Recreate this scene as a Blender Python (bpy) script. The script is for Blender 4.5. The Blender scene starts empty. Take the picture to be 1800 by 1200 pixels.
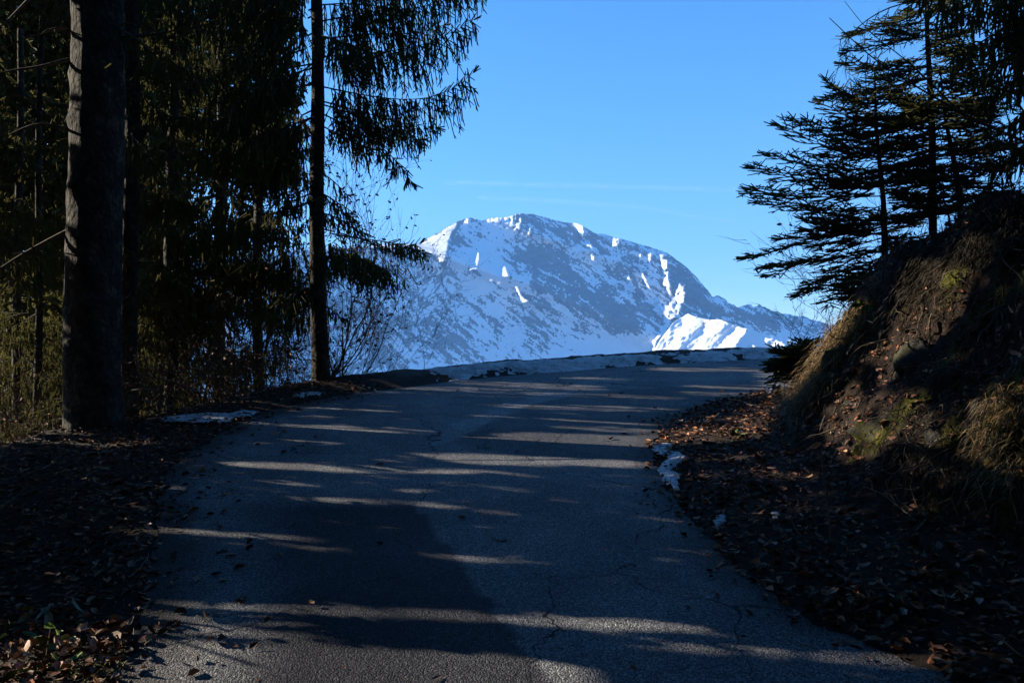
import bpy, math, random
import numpy as np
R = math.radians
rng = np.random.default_rng(7)
random.seed(7)
C = bpy.context.scene.collection
S = bpy.context.scene

# ---------------------------------------------------------------- camera
F = 1500.0                      # focal length in photo pixels (photo 1800 x 1200)
EYE = np.array([0.0, 0.0, 1.7])
PITCH = math.atan(30 / F)
cam_d = bpy.data.cameras.new('camera'); cam = bpy.data.objects.new('camera', cam_d); C.objects.link(cam)
cam_d.sensor_width = 36; cam_d.lens = 36 * F / 1800; cam_d.clip_start = 0.05; cam_d.clip_end = 60000
cam.location = EYE; cam.rotation_euler = (R(90) + PITCH, 0, 0)
S.camera = cam

# ---------------------------------------------------------------- sky, sun, exposure
SUN_EL, SUN_AZ = R(20), R(15)   # azimuth: degrees ahead of due left
TOSUN = np.array([-math.cos(SUN_AZ) * math.cos(SUN_EL), math.sin(SUN_AZ) * math.cos(SUN_EL), math.sin(SUN_EL)])
w = bpy.data.worlds.new('World'); S.world = w; w.use_nodes = True
nt = w.node_tree; nt.nodes.clear()
sky = nt.nodes.new('ShaderNodeTexSky'); sky.sky_type = 'NISHITA'; sky.sun_disc = False
sky.sun_elevation = SUN_EL; sky.sun_rotation = math.atan2(TOSUN[0], TOSUN[1])
sky.altitude = 1200; sky.air_density = 1.0; sky.dust_density = 0.2; sky.ozone_density = 4.0
hs = nt.nodes.new('ShaderNodeHueSaturation'); hs.inputs['Saturation'].default_value = 1.22; hs.inputs['Hue'].default_value = 0.5
bg = nt.nodes.new('ShaderNodeBackground'); bg.inputs[1].default_value = 0.09
wo = nt.nodes.new('ShaderNodeOutputWorld')
nt.links.new(sky.outputs[0], hs.inputs['Color']); nt.links.new(hs.outputs[0], bg.inputs[0]); nt.links.new(bg.outputs[0], wo.inputs[0])
sl = bpy.data.lights.new('sun', 'SUN'); sl.energy = 5.0; sl.angle = R(0.35); sl.color = (1.0, 0.9, 0.74)
so = bpy.data.objects.new('sun', sl); C.objects.link(so)
import mathutils
so.rotation_euler = mathutils.Vector(TOSUN).to_track_quat('Z', 'Y').to_euler()
S.view_settings.view_transform = 'Standard'; S.view_settings.look = 'None'
S.view_settings.exposure = 1.7; S.view_settings.gamma = 1.0; S.view_settings.use_curve_mapping = False
S.cycles.max_bounces = 6; S.cycles.diffuse_bounces = 2; S.cycles.volume_bounces = 0
S.cycles.transparent_max_bounces = 8

# ---------------------------------------------------------------- helpers
def ray(px, py):
    px = np.asarray(px, float); py = np.asarray(py, float)
    vx = (px - 900) / F; vz = -(py - 600) / F
    y = math.cos(PITCH) - math.sin(PITCH) * vz; z = math.sin(PITCH) + math.cos(PITCH) * vz
    return np.stack([vx + 0 * y, y + 0 * vx, z + 0 * vx], -1)
def at(px, py, depth):          # world point seen at photo pixel (px,py) at distance `depth` ahead
    r = ray(px, py); return EYE + r * (np.asarray(depth) / r[..., 1])[..., None]
GR = 0.12
def road_hit(px, py):
    r = ray(px, py); t = EYE[2] / (GR * r[..., 1] - r[..., 2]); return EYE + r * t[..., None]

def _h(ix, iy, seed):
    n = (ix.astype(np.int64) * 374761393 + iy.astype(np.int64) * 668265263 + seed * 974634777) & 0xFFFFFFFF
    n = ((n ^ (n >> 13)) * 1274126177) & 0xFFFFFFFF
    return ((n ^ (n >> 16)) & 0xFFFF) / 65535.0
def vnoise(x, y, seed=0):
    x = np.asarray(x, float); y = np.asarray(y, float)
    ix = np.floor(x); iy = np.floor(y); fx = x - ix; fy = y - iy
    fx = fx * fx * (3 - 2 * fx); fy = fy * fy * (3 - 2 * fy)
    a = _h(ix, iy, seed); b = _h(ix + 1, iy, seed); c = _h(ix, iy + 1, seed); d = _h(ix + 1, iy + 1, seed)
    return (a + (b - a) * fx) * (1 - fy) + (c + (d - c) * fx) * fy
def fbm(x, y, seed=0, oct=4, gain=0.5):
    s = 0; a = 1; t = 0
    for o in range(oct):
        s = s + a * vnoise(x * 2 ** o + o * 17.3, y * 2 ** o - o * 9.1, seed + o); t += a; a *= gain
    return s / t * 2 - 1        # about -1..1
def sstep(a, b, x):
    t = np.clip((x - a) / (b - a), 0, 1); return t * t * (3 - 2 * t)
def inpoly(px, py, poly):
    px = np.asarray(px); py = np.asarray(py); r = np.zeros(np.broadcast(px, py).shape, bool)
    n = len(poly)
    for i in range(n):
        x0, y0 = poly[i]; x1, y1 = poly[(i + 1) % n]
        if y0 == y1: continue
        c = ((y0 > py) != (y1 > py)) & (px < (x1 - x0) * (py - y0) / (y1 - y0) + x0)
        r ^= c
    return r

def mk(name, V, Q, mat, parent=None, T=None, attrs=None, smooth=False, cols=None):
    """one mesh object from vertices V, quads Q and triangles T"""
    V = np.asarray(V, np.float32).reshape(-1, 3)
    me = bpy.data.meshes.new(name)
    Q = np.zeros((0, 4), np.int32) if Q is None else np.asarray(Q, np.int32).reshape(-1, 4)
    T = np.zeros((0, 3), np.int32) if T is None else np.asarray(T, np.int32).reshape(-1, 3)
    nq, ntr = len(Q), len(T)
    me.vertices.add(len(V)); me.vertices.foreach_set('co', V.ravel())
    me.loops.add(nq * 4 + ntr * 3); me.loops.foreach_set('vertex_index', np.concatenate([Q.ravel(), T.ravel()]))
    me.polygons.add(nq + ntr)
    ls = np.concatenate([np.arange(nq) * 4, nq * 4 + np.arange(ntr) * 3]).astype(np.int32)
    me.polygons.foreach_set('loop_start', ls)
    me.polygons.foreach_set('use_smooth', np.full(nq + ntr, smooth))
    me.update(calc_edges=True)
    for k, v in (attrs or {}).items():
        a = me.attributes.new(k, 'FLOAT', 'POINT'); a.data.foreach_set('value', np.asarray(v, np.float32).ravel())
    if cols is not None:
        a = me.attributes.new('col', 'FLOAT_COLOR', 'POINT')
        cc = np.ones((len(V), 4), np.float32); cc[:, :3] = cols; a.data.foreach_set('color', cc.ravel())
    for m in (mat if isinstance(mat, (list, tuple)) else [mat]): me.materials.append(m)
    o = bpy.data.objects.new(name, me); C.objects.link(o)
    if parent is not None: o.parent = parent
    return o
def tag(o, label=None, cat=None, group=None, kind=None):
    if label: o['label'] = label
    if cat: o['category'] = cat
    if group: o['group'] = group
    if kind: o['kind'] = kind
    return o
def thing(name, loc, label, cat, group=None):
    o = bpy.data.objects.new(name, None); o.location = loc; o.empty_display_size = .1; C.objects.link(o)
    return tag(o, label, cat, group)
def grid_quads(nr, nc):
    i = np.arange(nr - 1)[:, None] * nc + np.arange(nc - 1)[None]
    return np.stack([i, i + 1, i + nc + 1, i + nc], -1).reshape(-1, 4)

# ---------------------------------------------------------------- materials
def newmat(name):
    m = bpy.data.materials.new(name); m.use_nodes = True; n = m.node_tree.nodes; l = m.node_tree.links
    b = n['Principled BSDF']; b.inputs['Roughness'].default_value = .9; b.inputs['Specular IOR Level'].default_value = .2
    return m, n, l, b
def N(n, t, **kw):
    x = n.new(t)
    for k, v in kw.items():
        if k.startswith('i_'): x.inputs[k[2:].replace('_', ' ')].default_value = v
        else: setattr(x, k, v)
    return x
def ramp(n, l, src, stops):
    r = n.new('ShaderNodeValToRGB'); e = r.color_ramp.elements
    while len(e) < len(stops): e.new(0.5)
    for k, (p, c) in enumerate(stops): e[k].position = p; e[k].color = (*c, 1)
    l.new(src, r.inputs[0]); return r
def objco(n): return n.new('ShaderNodeNewGeometry').outputs['Position']
def noise(n, l, scale, detail=4, rough=.6, co=None):
    x = n.new('ShaderNodeTexNoise'); x.inputs['Scale'].default_value = scale; x.inputs['Detail'].default_value = detail
    x.inputs['Roughness'].default_value = rough; l.new(co if co is not None else objco(n), x.inputs['Vector']); return x
def bump(n, l, b, h, strength, dist):
    x = n.new('ShaderNodeBump'); x.inputs['Strength'].default_value = strength; x.inputs['Distance'].default_value = dist
    l.new(h, x.inputs['Height']); l.new(x.outputs[0], b.inputs['Normal']); return x
def mixc(n, l, f, a, b_, mode='MIX'):
    x = n.new('ShaderNodeMix'); x.data_type = 'RGBA'; x.blend_type = mode
    for s, v in ((0, f), (6, a), (7, b_)):
        if hasattr(v, 'is_linked') or hasattr(v, 'links'): l.new(v, x.inputs[s])
        else: x.inputs[s].default_value = v if s == 0 else (*v, 1)
    return x.outputs[2]
def attr(n, name):
    a = n.new('ShaderNodeAttribute'); a.attribute_name = name; return a

# asphalt: coarse worn aggregate, tone comes from an attribute (old and newer laid strips)
m_asph, n, l, b = newmat('asphalt')
g = noise(n, l, 95, 3, .65); v = N(n, 'ShaderNodeTexVoronoi'); v.inputs['Scale'].default_value = 120; l.new(objco(n), v.inputs['Vector'])
big = noise(n, l, 1.3, 4, .6)
r1 = ramp(n, l, g.outputs[0], [(.3, (.06, .06, .068)), (.5, (.15, .15, .162)), (.72, (.38, .37, .365))])
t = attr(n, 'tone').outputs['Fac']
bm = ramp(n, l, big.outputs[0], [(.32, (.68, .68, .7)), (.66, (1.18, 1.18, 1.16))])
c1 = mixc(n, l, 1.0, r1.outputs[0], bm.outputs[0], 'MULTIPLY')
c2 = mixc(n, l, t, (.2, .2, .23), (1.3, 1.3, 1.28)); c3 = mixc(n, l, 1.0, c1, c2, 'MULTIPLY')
vr = ramp(n, l, v.outputs['Color'], [(.25, (.55, .55, .55)), (.8, (1.6, 1.6, 1.55))])
_c4 = mixc(n, l, 1.0, c3, vr.outputs[0], 'MULTIPLY')
wv = noise(n, l, 2.5, 4, .6); wa = N(n, 'ShaderNodeVectorMath', operation='SCALE'); l.new(wv.outputs['Color'], wa.inputs[0]); wa.inputs['Scale'].default_value = .5
wb = N(n, 'ShaderNodeVectorMath', operation='ADD'); l.new(objco(n), wb.inputs[0]); l.new(wa.outputs[0], wb.inputs[1])
ck = N(n, 'ShaderNodeTexVoronoi', feature='DISTANCE_TO_EDGE'); ck.inputs['Scale'].default_value = .62; l.new(wb.outputs[0], ck.inputs['Vector'])
cm = noise(n, l, .8, 2); ct = N(n, 'ShaderNodeMath', operation='MULTIPLY_ADD'); l.new(cm.outputs[0], ct.inputs[0]); ct.inputs[1].default_value = .02; ct.inputs[2].default_value = -.0065
cl_ = N(n, 'ShaderNodeMath', operation='LESS_THAN'); l.new(ck.outputs['Distance'], cl_.inputs[0]); l.new(ct.outputs[0], cl_.inputs[1])
c4 = N(n, 'ShaderNodeMix', data_type='RGBA', blend_type='MIX'); l.new(cl_.outputs[0], c4.inputs[0]); l.new(_c4, c4.inputs[6]); c4.inputs[7].default_value = (.02, .02, .022, 1); c4 = c4.outputs[2]
dirt = attr(n, 'dirt').outputs['Fac']
l.new(mixc(n, l, dirt, c4, (.035, .027, .02)), b.inputs['Base Color']); b.inputs['Roughness'].default_value = .75
b.inputs['Specular IOR Level'].default_value = .08
add = N(n, 'ShaderNodeMath', operation='SUBTRACT'); l.new(g.outputs[0], add.inputs[0]); l.new(v.outputs['Distance'], add.inputs[1])
bump(n, l, b, add.outputs[0], .9, .008)

# forest soil / bank
m_soil, n, l, b = newmat('soil')
g = noise(n, l, 9, 8, .7); g2 = noise(n, l, 60, 5, .7)
r1 = ramp(n, l, g.outputs[0], [(.3, (.012, .008, .006)), (.55, (.045, .029, .021)), (.75, (.10, .066, .045))])
ms = ramp(n, l, g2.outputs[0], [(.3, (.05, .052, .008)), (.7, (.23, .21, .025))])
c = mixc(n, l, attr(n, 'moss').outputs['Fac'], r1.outputs[0], ms.outputs[0])
l.new(c, b.inputs['Base Color'])
mm = N(n, 'ShaderNodeMath', operation='ADD'); l.new(g.outputs[0], mm.inputs[0]); l.new(g2.outputs[0], mm.inputs[1])
bump(n, l, b, mm.outputs[0], 1, .05)

m_snow, n, l, b = newmat('snow')
g = noise(n, l, 25, 6, .7); g2 = noise(n, l, 7, 4, .6)
r1 = ramp(n, l, g.outputs[0], [(.3, (.07, .06, .055)), (.42, (.33, .33, .34)), (.62, (.7, .71, .74))])
l.new(r1.outputs[0], b.inputs['Base Color']); b.inputs['Roughness'].default_value = .6
bump(n, l, b, g.outputs[0], .8, .04)

def bark(name, c0, c1, c2, sc=1.0):
    m, n, l, b = newmat(name)
    mp = N(n, 'ShaderNodeMapping'); mp.inputs['Scale'].default_value = (1, 1, .75); l.new(objco(n), mp.inputs[0])
    v = N(n, 'ShaderNodeTexVoronoi'); v.inputs['Scale'].default_value = 22 * sc; l.new(mp.outputs[0], v.inputs['Vector'])
    g = noise(n, l, 6 * sc, 7, .7); g2 = noise(n, l, 45 * sc, 6, .7, mp.outputs[0])
    r1 = ramp(n, l, g.outputs[0], [(.3, c0), (.52, c1), (.75, c2)])
    vr = ramp(n, l, v.outputs['Distance'], [(.05, (1.1, 1.1, 1.1)), (.6, (.55, .55, .55))])
    l.new(mixc(n, l, 1.0, r1.outputs[0], vr.outputs[0], 'MULTIPLY'), b.inputs['Base Color'])
    a = N(n, 'ShaderNodeMath', operation='SUBTRACT'); l.new(g2.outputs[0], a.inputs[0]); l.new(v.outputs['Distance'], a.inputs[1])
    bump(n, l, b, a.outputs[0], 1, .02 / sc); return m
m_bark = bark('spruce_bark', (.018, .015, .012), (.06, .05, .038), (.21, .185, .13))
m_bark2 = bark('young_bark', (.03, .025, .02), (.07, .058, .045), (.13, .115, .09), 2.0)
m_twig, n, l, b = newmat('twig_wood')
g = noise(n, l, 30, 3); l.new(ramp(n, l, g.outputs[0], [(.3, (.05, .037, .026)), (.7, (.16, .125, .09))]).outputs[0], b.inputs['Base Color'])
m_need, n, l, b = newmat('spruce_needles')
g = noise(n, l, 2.2, 5, .7); l.new(ramp(n, l, g.outputs[0], [(.3, (.03, .04, .014)), (.5, (.075, .082, .026)), (.72, (.15, .14, .05))]).outputs[0], b.inputs['Base Color'])
b.inputs['Roughness'].default_value = .7; b.inputs['Specular IOR Level'].default_value = .15
tl = n.new('ShaderNodeBsdfTranslucent'); tl.inputs[0].default_value = (.17, .155, .055, 1); ms_ = n.new('ShaderNodeMixShader'); ms_.inputs[0].default_value = .27; l.new(b.outputs[0], ms_.inputs[1]); l.new(tl.outputs[0], ms_.inputs[2]); l.new(ms_.outputs[0], n['Material Output'].inputs['Surface'])
def colmat(name, rough=.8):
    m, n, l, b = newmat(name); l.new(attr(n, 'col').outputs['Color'], b.inputs['Base Color']); b.inputs['Roughness'].default_value = rough; return m
m_leaf = colmat('dead_leaves', .65); m_grass = colmat('dry_grass')

# ---------------------------------------------------------------- road plan
def chaikin(P, k=2):
    P = np.asarray(P, float)
    for _ in range(k):
        a = P[:-1] * .75 + P[1:] * .25; b_ = P[:-1] * .25 + P[1:] * .75
        P = np.concatenate([P[:1], np.stack([a, b_], 1).reshape(-1, P.shape[1]), P[-1:]])
    return P
inner_px = [(1700, 1200), (1570, 1150), (1500, 1120), (1420, 1088), (1360, 1040), (1300, 995), (1250, 950), (1195, 893), (1160, 830), (1148, 800), (1152, 770), (1180, 738), (1235, 712), (1310, 697), (1350, 688)]
outer_px = [(220, 1200), (250, 1060), (267, 970), (273, 908), (285, 840), (330, 795), (390, 762), (470, 722), (600, 694), (700, 683), (790, 670), (900, 660), (1000, 652), (1100, 644), (1200, 638), (1340, 631)]
ip = road_hit(*np.array(inner_px).T)[:, :2]; op = road_hit(*np.array(outer_px).T)[:, :2]
INNER = chaikin(np.concatenate([[[2.9, -30], [2.5, -4], [2.25, 1]], ip, [[5.2, 11.5], [9, 12.2], [30, 12.8]]]))
OUTER = chaikin(np.concatenate([[[-1.1, -30], [-1.15, -4], [-1.3, 1]], op, [[8, 15.9], [14, 16.3], [30, 16.6]]]))
def sdist(x, y, P, side):
    """distance to polyline P, positive on its right (side=1) or left (side=-1)"""
    x = np.asarray(x, float); y = np.asarray(y, float); best = np.full(x.shape, 1e9); sg = np.zeros(x.shape)
    for (x0, y0), (x1, y1) in zip(P[:-1], P[1:]):
        dx, dy = x1 - x0, y1 - y0; L = math.hypot(dx, dy)
        if L < 1e-6: continue
        t = np.clip(((x - x0) * dx + (y - y0) * dy) / L ** 2, 0, 1)
        ex, ey = x - x0 - t * dx, y - y0 - t * dy; d = ex * ex + ey * ey
        cr = (dx * ey - dy * ex)
        m = d < best - 1e-9; best = np.where(m, d, best); sg = np.where(m, -np.sign(cr), sg)
    return np.sqrt(best) * sg * side

def base_z(y): return GR * np.clip(y, -60, 40)
def ground_z(x, y, detail=True):
    x = np.asarray(x, float); y = np.asarray(y, float)
    si = sdist(x, y, INNER, 1); so_ = sdist(x, y, OUTER, -1)
    z = base_z(y)
    # the bank on the inside of the bend
    s = np.maximum(si, 0)
    st = 1.12 + .35 * (vnoise(x * .7, y * .7, 5) - .5)
    prof = .16 * np.minimum(s, st) + 1.42 * np.clip(s - st, 0, 1.0) + .52 * np.clip(s - st - 1.0, 0, 32) + .25 * np.clip(s - 33, 0, 200)
    z = z + prof * (1.0)
    # the outer verge, falling away into the valley
    q = np.maximum(so_, 0)
    far = sstep(8.5, 11, y)
    drop_l = -.02 * np.minimum(q, 1.9) - .42 * np.clip(q - 1.9, 0, 400)
    drop_f = .085 * sstep(.0, .35, q) - .75 * np.clip(q - .9, 0, 400)
    z = z + np.where(q > 0, drop_l * (1 - far) + drop_f * far, 0)
    if detail:
        a = np.clip(np.maximum(s - .05, q - .05) * 1.2, 0, 1)
        b_ = np.clip((s - .9) * .9, 0, 1)
        z = z + a * (.05 * fbm(x * 1.6, y * 1.6, 11) + .02 * fbm(x * 7, y * 7, 12)) + b_ * (.26 * fbm(x * 1.1, y * 1.1 + z, 13, 5, .6) + .36 * (.4 - np.abs(fbm(x * 1.7 + 3, y * 1.7 + z, 15, 4, .55))) + .2 * (.3 - np.abs(fbm(x * 6, y * 6 + z * 2, 14, 3))))
    onroad = (si < 0) & (so_ < 0)
    z = np.where(onroad, base_z(y) - .02 + .0 * x, z - .004)
    # far terrain: valley
    rr = np.hypot(x, y); f = sstep(60, 900, rr)
    z = z * (1 - f) + f * (-320 + 60 * fbm(x / 900, y / 900, 21))
    return z
def ground_hit(px, py, d0=2.5, d1=22, n_=260, pts=None):
    """first crossing of view rays with the ground, marched in depth"""
    px = np.atleast_1d(np.asarray(px, float)); py = np.atleast_1d(np.asarray(py, float))
    r = ray(px, py); r = r / r[:, 1:2]
    D = np.geomspace(d0, d1, n_)
    X = EYE[0] + r[:, None, 0] * D; Y = EYE[1] + r[:, None, 1] * D; Z = EYE[2] + r[:, None, 2] * D
    G = ground_z(X, Y)
    below = Z < G; k = np.argmax(below, 1); ok = below.any(1)
    k = np.clip(k, 1, n_ - 1); i = np.arange(len(px))
    f0 = Z[i, k - 1] - G[i, k - 1]; f1 = Z[i, k] - G[i, k]; t = np.clip(f0 / (f0 - f1 + 1e-9), 0, 1)
    d = D[k - 1] * (1 - t) + D[k] * t
    P = EYE + r * d[:, None]; P[~ok] = np.nan
    return P

# ground sheet
def axis(lo, hi, st, out, gr=1.13):
    a = list(np.arange(lo, hi, st)); s = st; v_ = a[-1]
    while v_ < out: s *= gr; v_ += s; a.append(v_)
    s = st; v_ = lo; pre = []
    while v_ > -out: s *= gr; v_ -= s; pre.append(v_)
    return np.array(pre[::-1] + a)
gx = axis(-6, 7.5, .065, 16000); gy = axis(2.6, 15.5, .065, 16000)
GX, GY = np.meshgrid(gx, gy)
GZ = ground_z(GX, GY)
moss_n = sstep(.12, .4, fbm(GX * 2.2, GY * 2.2 + GZ * 1.2, 31, 5, .6))
moss = moss_n * sstep(1.0, 1.6, sdist(GX, GY, INNER, 1)) * .8
for mx_, my_, mr_ in ((1452, 648, .16), (1458, 668, .12), (1580, 735, .2), (1545, 765, .2), (1515, 785, .15), (1675, 495, .16), (1600, 710, .14), (1462, 625, .1)):
    mp_ = ground_hit([mx_], [my_])[0]; dd_ = np.sqrt((GX - mp_[0]) ** 2 + (GY - mp_[1]) ** 2 + (GZ - mp_[2]) ** 2) / mr_
    moss = np.maximum(moss, sstep(.75, .45, dd_ - .45 * fbm(GX * 6, GY * 6 + GZ * 5, 32, 4)))
moss[(np.hypot(GX, GY) > 60)] = 0
ground = mk('ground', np.stack([GX, GY, GZ], -1), grid_quads(len(gy), len(gx)), m_soil, attrs={'moss': moss}, smooth=True)
tag(ground, 'dark brown forest soil of the verge and steep bank beside the road', kind='structure')

# road sheet (grid clipped to the plan by snapping cells)
nv = 60
def resample(P, m):
    d = np.r_[0, np.cumsum(np.hypot(*np.diff(P, axis=0).T))]; t = np.linspace(0, d[-1], m)
    return np.stack([np.interp(t, d, P[:, 0]), np.interp(t, d, P[:, 1])], -1)
def split_resample(P, key, ms):   # resample in sections between key points so both edges stay in step
    out = []; idx = [0] + [int(np.argmin(np.hypot(P[:, 0] - kx, P[:, 1] - ky))) for kx, ky in key] + [len(P) - 1]
    for a_, b_, m in zip(idx[:-1], idx[1:], ms): out.append(resample(P[a_:b_ + 1], m + 1)[:-1])
    return np.concatenate(out + [P[-1:]])
ki = [road_hit(1700, 1200)[:2], road_hit(1148, 800)[:2], road_hit(1350, 688)[:2]]
ko = [road_hit(220, 1200)[:2], road_hit(330, 795)[:2], road_hit(1340, 631)[:2]]
EI = split_resample(INNER, ki, [60, 150, 120, 80]); EO = split_resample(OUTER, ko, [60, 150, 120, 80])
rag = .05
ni = fbm(np.arange(len(EI)) * .35, np.zeros(len(EI)), 41) * rag; no = fbm(np.arange(len(EO)) * .35, np.ones(len(EO)), 42) * rag
T_ = np.linspace(-.0, 1, nv)
RX = EO[:, None, 0] * (1 - T_) + EI[:, None, 0] * T_; RY = EO[:, None, 1] * (1 - T_) + EI[:, None, 1] * T_
RX[:, 0] += no; RX[:, -1] += ni
RZ = base_z(RY) + .006 * fbm(RX * 1.1, RY * 1.1, 43)
rp = np.stack([RX, RY, RZ], -1)
# tone in photo terms: which strip of asphalt a point belongs to (real differences in the paving)
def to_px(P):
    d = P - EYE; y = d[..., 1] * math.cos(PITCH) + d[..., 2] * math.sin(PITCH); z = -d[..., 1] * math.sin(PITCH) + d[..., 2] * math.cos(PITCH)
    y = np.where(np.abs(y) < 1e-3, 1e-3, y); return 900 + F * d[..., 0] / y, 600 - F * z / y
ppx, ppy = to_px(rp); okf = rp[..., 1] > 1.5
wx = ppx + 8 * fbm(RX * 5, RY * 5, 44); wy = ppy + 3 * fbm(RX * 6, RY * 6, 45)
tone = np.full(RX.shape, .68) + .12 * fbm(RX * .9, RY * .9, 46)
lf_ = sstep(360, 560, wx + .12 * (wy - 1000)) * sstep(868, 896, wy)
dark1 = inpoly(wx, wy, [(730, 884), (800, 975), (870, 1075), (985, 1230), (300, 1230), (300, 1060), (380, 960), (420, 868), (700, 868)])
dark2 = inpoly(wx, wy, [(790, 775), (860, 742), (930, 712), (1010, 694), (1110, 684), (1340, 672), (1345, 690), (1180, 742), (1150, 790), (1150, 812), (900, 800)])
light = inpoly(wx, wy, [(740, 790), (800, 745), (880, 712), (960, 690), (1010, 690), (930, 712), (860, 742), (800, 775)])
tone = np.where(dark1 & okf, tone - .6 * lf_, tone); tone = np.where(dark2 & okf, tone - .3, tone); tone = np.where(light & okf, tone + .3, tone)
sI = -sdist(RX, RY, INNER, 1); sO = -sdist(RX, RY, OUTER, -1)
dirt = .75 * sstep(.42, .0, sO + .2 * fbm(RX * 3, RY * 3, 47)) * (RY < 10.5) + .6 * sstep(.3, 0, sI + .15 * fbm(RX * 3, RY * 3, 48))
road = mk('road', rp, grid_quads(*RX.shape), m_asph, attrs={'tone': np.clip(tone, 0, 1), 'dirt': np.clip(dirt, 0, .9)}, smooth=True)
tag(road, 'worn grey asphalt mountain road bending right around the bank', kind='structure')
# ---------------------------------------------------------------- the mountain
MS = 1.45
mx = np.arange(420, 1500, MS); my = np.arange(362, 760, MS)      # raster in view directions; 4 m per unit at 6 km
MX, MY = np.meshgrid(mx, my)
wX = MX + 5 * fbm(MX / 22, MY / 22, 51) + 2.2 * fbm(MX / 6, MY / 6, 52); wY = MY + 5 * fbm(MX / 22, MY / 22, 53) + 2.2 * fbm(MX / 6, MY / 6, 54)
def blob(x0, y0, rx, ry, ang=0):
    c_, s_ = math.cos(R(ang)), math.sin(R(ang)); dx, dy = wX - x0, wY - y0
    u, v_ = (dx * c_ + dy * s_) / rx, (-dx * s_ + dy * c_) / ry
    return np.exp(-(u * u + v_ * v_))
lit = np.zeros(MX.shape, bool)
def LP(poly, ragged=None, thr=0.0):
    global lit
    m = inpoly(MX + .5 * (wX - MX), MY + .5 * (wY - MY), poly)
    if ragged: m &= fbm(MX / ragged, MY / ragged, 60) > thr
    lit |= m
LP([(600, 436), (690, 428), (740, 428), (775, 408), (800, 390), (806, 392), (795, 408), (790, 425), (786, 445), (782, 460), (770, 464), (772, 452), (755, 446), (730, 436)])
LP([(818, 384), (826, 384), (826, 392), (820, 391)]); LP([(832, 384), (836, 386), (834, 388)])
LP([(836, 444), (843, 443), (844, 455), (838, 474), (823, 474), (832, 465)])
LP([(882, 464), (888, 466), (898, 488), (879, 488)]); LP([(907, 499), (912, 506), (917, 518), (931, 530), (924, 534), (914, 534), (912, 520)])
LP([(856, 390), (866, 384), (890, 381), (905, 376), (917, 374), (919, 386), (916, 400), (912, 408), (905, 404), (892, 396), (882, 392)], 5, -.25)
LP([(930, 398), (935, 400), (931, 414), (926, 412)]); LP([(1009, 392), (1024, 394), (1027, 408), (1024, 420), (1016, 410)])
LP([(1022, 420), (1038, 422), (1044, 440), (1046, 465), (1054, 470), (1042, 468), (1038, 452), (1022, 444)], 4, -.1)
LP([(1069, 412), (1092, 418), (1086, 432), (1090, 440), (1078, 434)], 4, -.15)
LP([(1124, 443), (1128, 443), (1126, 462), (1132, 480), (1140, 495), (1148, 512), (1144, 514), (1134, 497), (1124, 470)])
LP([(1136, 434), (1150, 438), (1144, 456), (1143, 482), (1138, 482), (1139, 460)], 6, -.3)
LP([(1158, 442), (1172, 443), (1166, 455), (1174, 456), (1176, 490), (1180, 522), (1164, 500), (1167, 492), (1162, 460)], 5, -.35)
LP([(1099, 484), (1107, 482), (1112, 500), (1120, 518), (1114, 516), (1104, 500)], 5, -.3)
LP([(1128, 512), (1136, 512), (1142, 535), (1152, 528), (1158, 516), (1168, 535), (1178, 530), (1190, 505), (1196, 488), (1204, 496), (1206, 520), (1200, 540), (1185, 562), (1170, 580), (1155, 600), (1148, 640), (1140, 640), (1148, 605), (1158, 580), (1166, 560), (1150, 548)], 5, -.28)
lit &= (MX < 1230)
litf = lit.astype(float)
def blur(a, k):
    for _ in range(k):
        a = (np.roll(a, 1, 0) + a * 2 + np.roll(a, -1, 0)) / 4; a = (np.roll(a, 1, 1) + a * 2 + np.roll(a, -1, 1)) / 4
    return a
SC = 4.0
te = math.tan(SUN_EL) / math.cos(SUN_AZ); ta = math.tan(SUN_AZ)
M_ = np.zeros(MX.shape); cslope = 1.15
rows = np.arange(len(my))
for i in range(1, len(mx)):
    pm = M_[:, i - 1]; pm = .12 * np.roll(pm, 1) + .76 * pm + .12 * np.roll(pm, -1); prev = np.interp(rows - te, rows, pm)          # light travels right and down the face
    M_[:, i] = prev - cslope * litf[:, i] * MS * SC
hump = (1 - litf) * (26 + 16 * np.clip(fbm(MX / 40, MY / 40, 57, 5) + .3, 0, 1) + 8 * fbm(MX / 9, MY / 9, 58, 3))
hump = blur(hump, 1); M_ = blur(M_, 1)
zz = -(MY - 630) * SC; xx = (MX - 900) * SC
DEP = 6000 + zz * 1.0 + (te - ta) * xx + M_ + hump
# snow and rock
strat = (wY - .62 * MX + 14 * fbm(MX / 30, MY / 30, 61)) / 6.0
strat_l = (wY + .9 * MX + 5 * fbm(MX / 30, MY / 30, 62)) / 7.0
leftw = sstep(800, 740, MX + .4 * (MY - 520)) 
bands = np.where(fbm(MX / 60, MY / 60, 63) * .2 + leftw > .5, np.sin(strat_l * 2 * math.pi), np.sin(strat * 2 * math.pi)) + .7 * np.sin(strat * 2.3 * math.pi * 2 + 1)
def aniso(th, lu, lv, seed):
    c_, s_ = math.cos(R(th)), math.sin(R(th)); qx, qy = MX + .35 * (wX - MX), MY + .35 * (wY - MY)
    bend = 9 * fbm(MX / 45, MY / 45, seed + 9)
    return fbm((qx * c_ + qy * s_) / lu, (-qx * s_ + qy * c_ + bend) / lv, seed, 4, .62)
lw = np.clip(leftw + .25 * fbm(MX / 40, MY / 40, 63), 0, 1)
str_ = np.where(lw > .5, np.where(fbm(MX / 50, MY / 50, 67) > 0, aniso(-44, 20, 3.4, 161), aniso(38, 18, 3.2, 162)), aniso(33, 26, 3.0, 163))
str2 = aniso(30, 50, 6, 164)
gull = aniso(70, 26, 6, 165)
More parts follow.
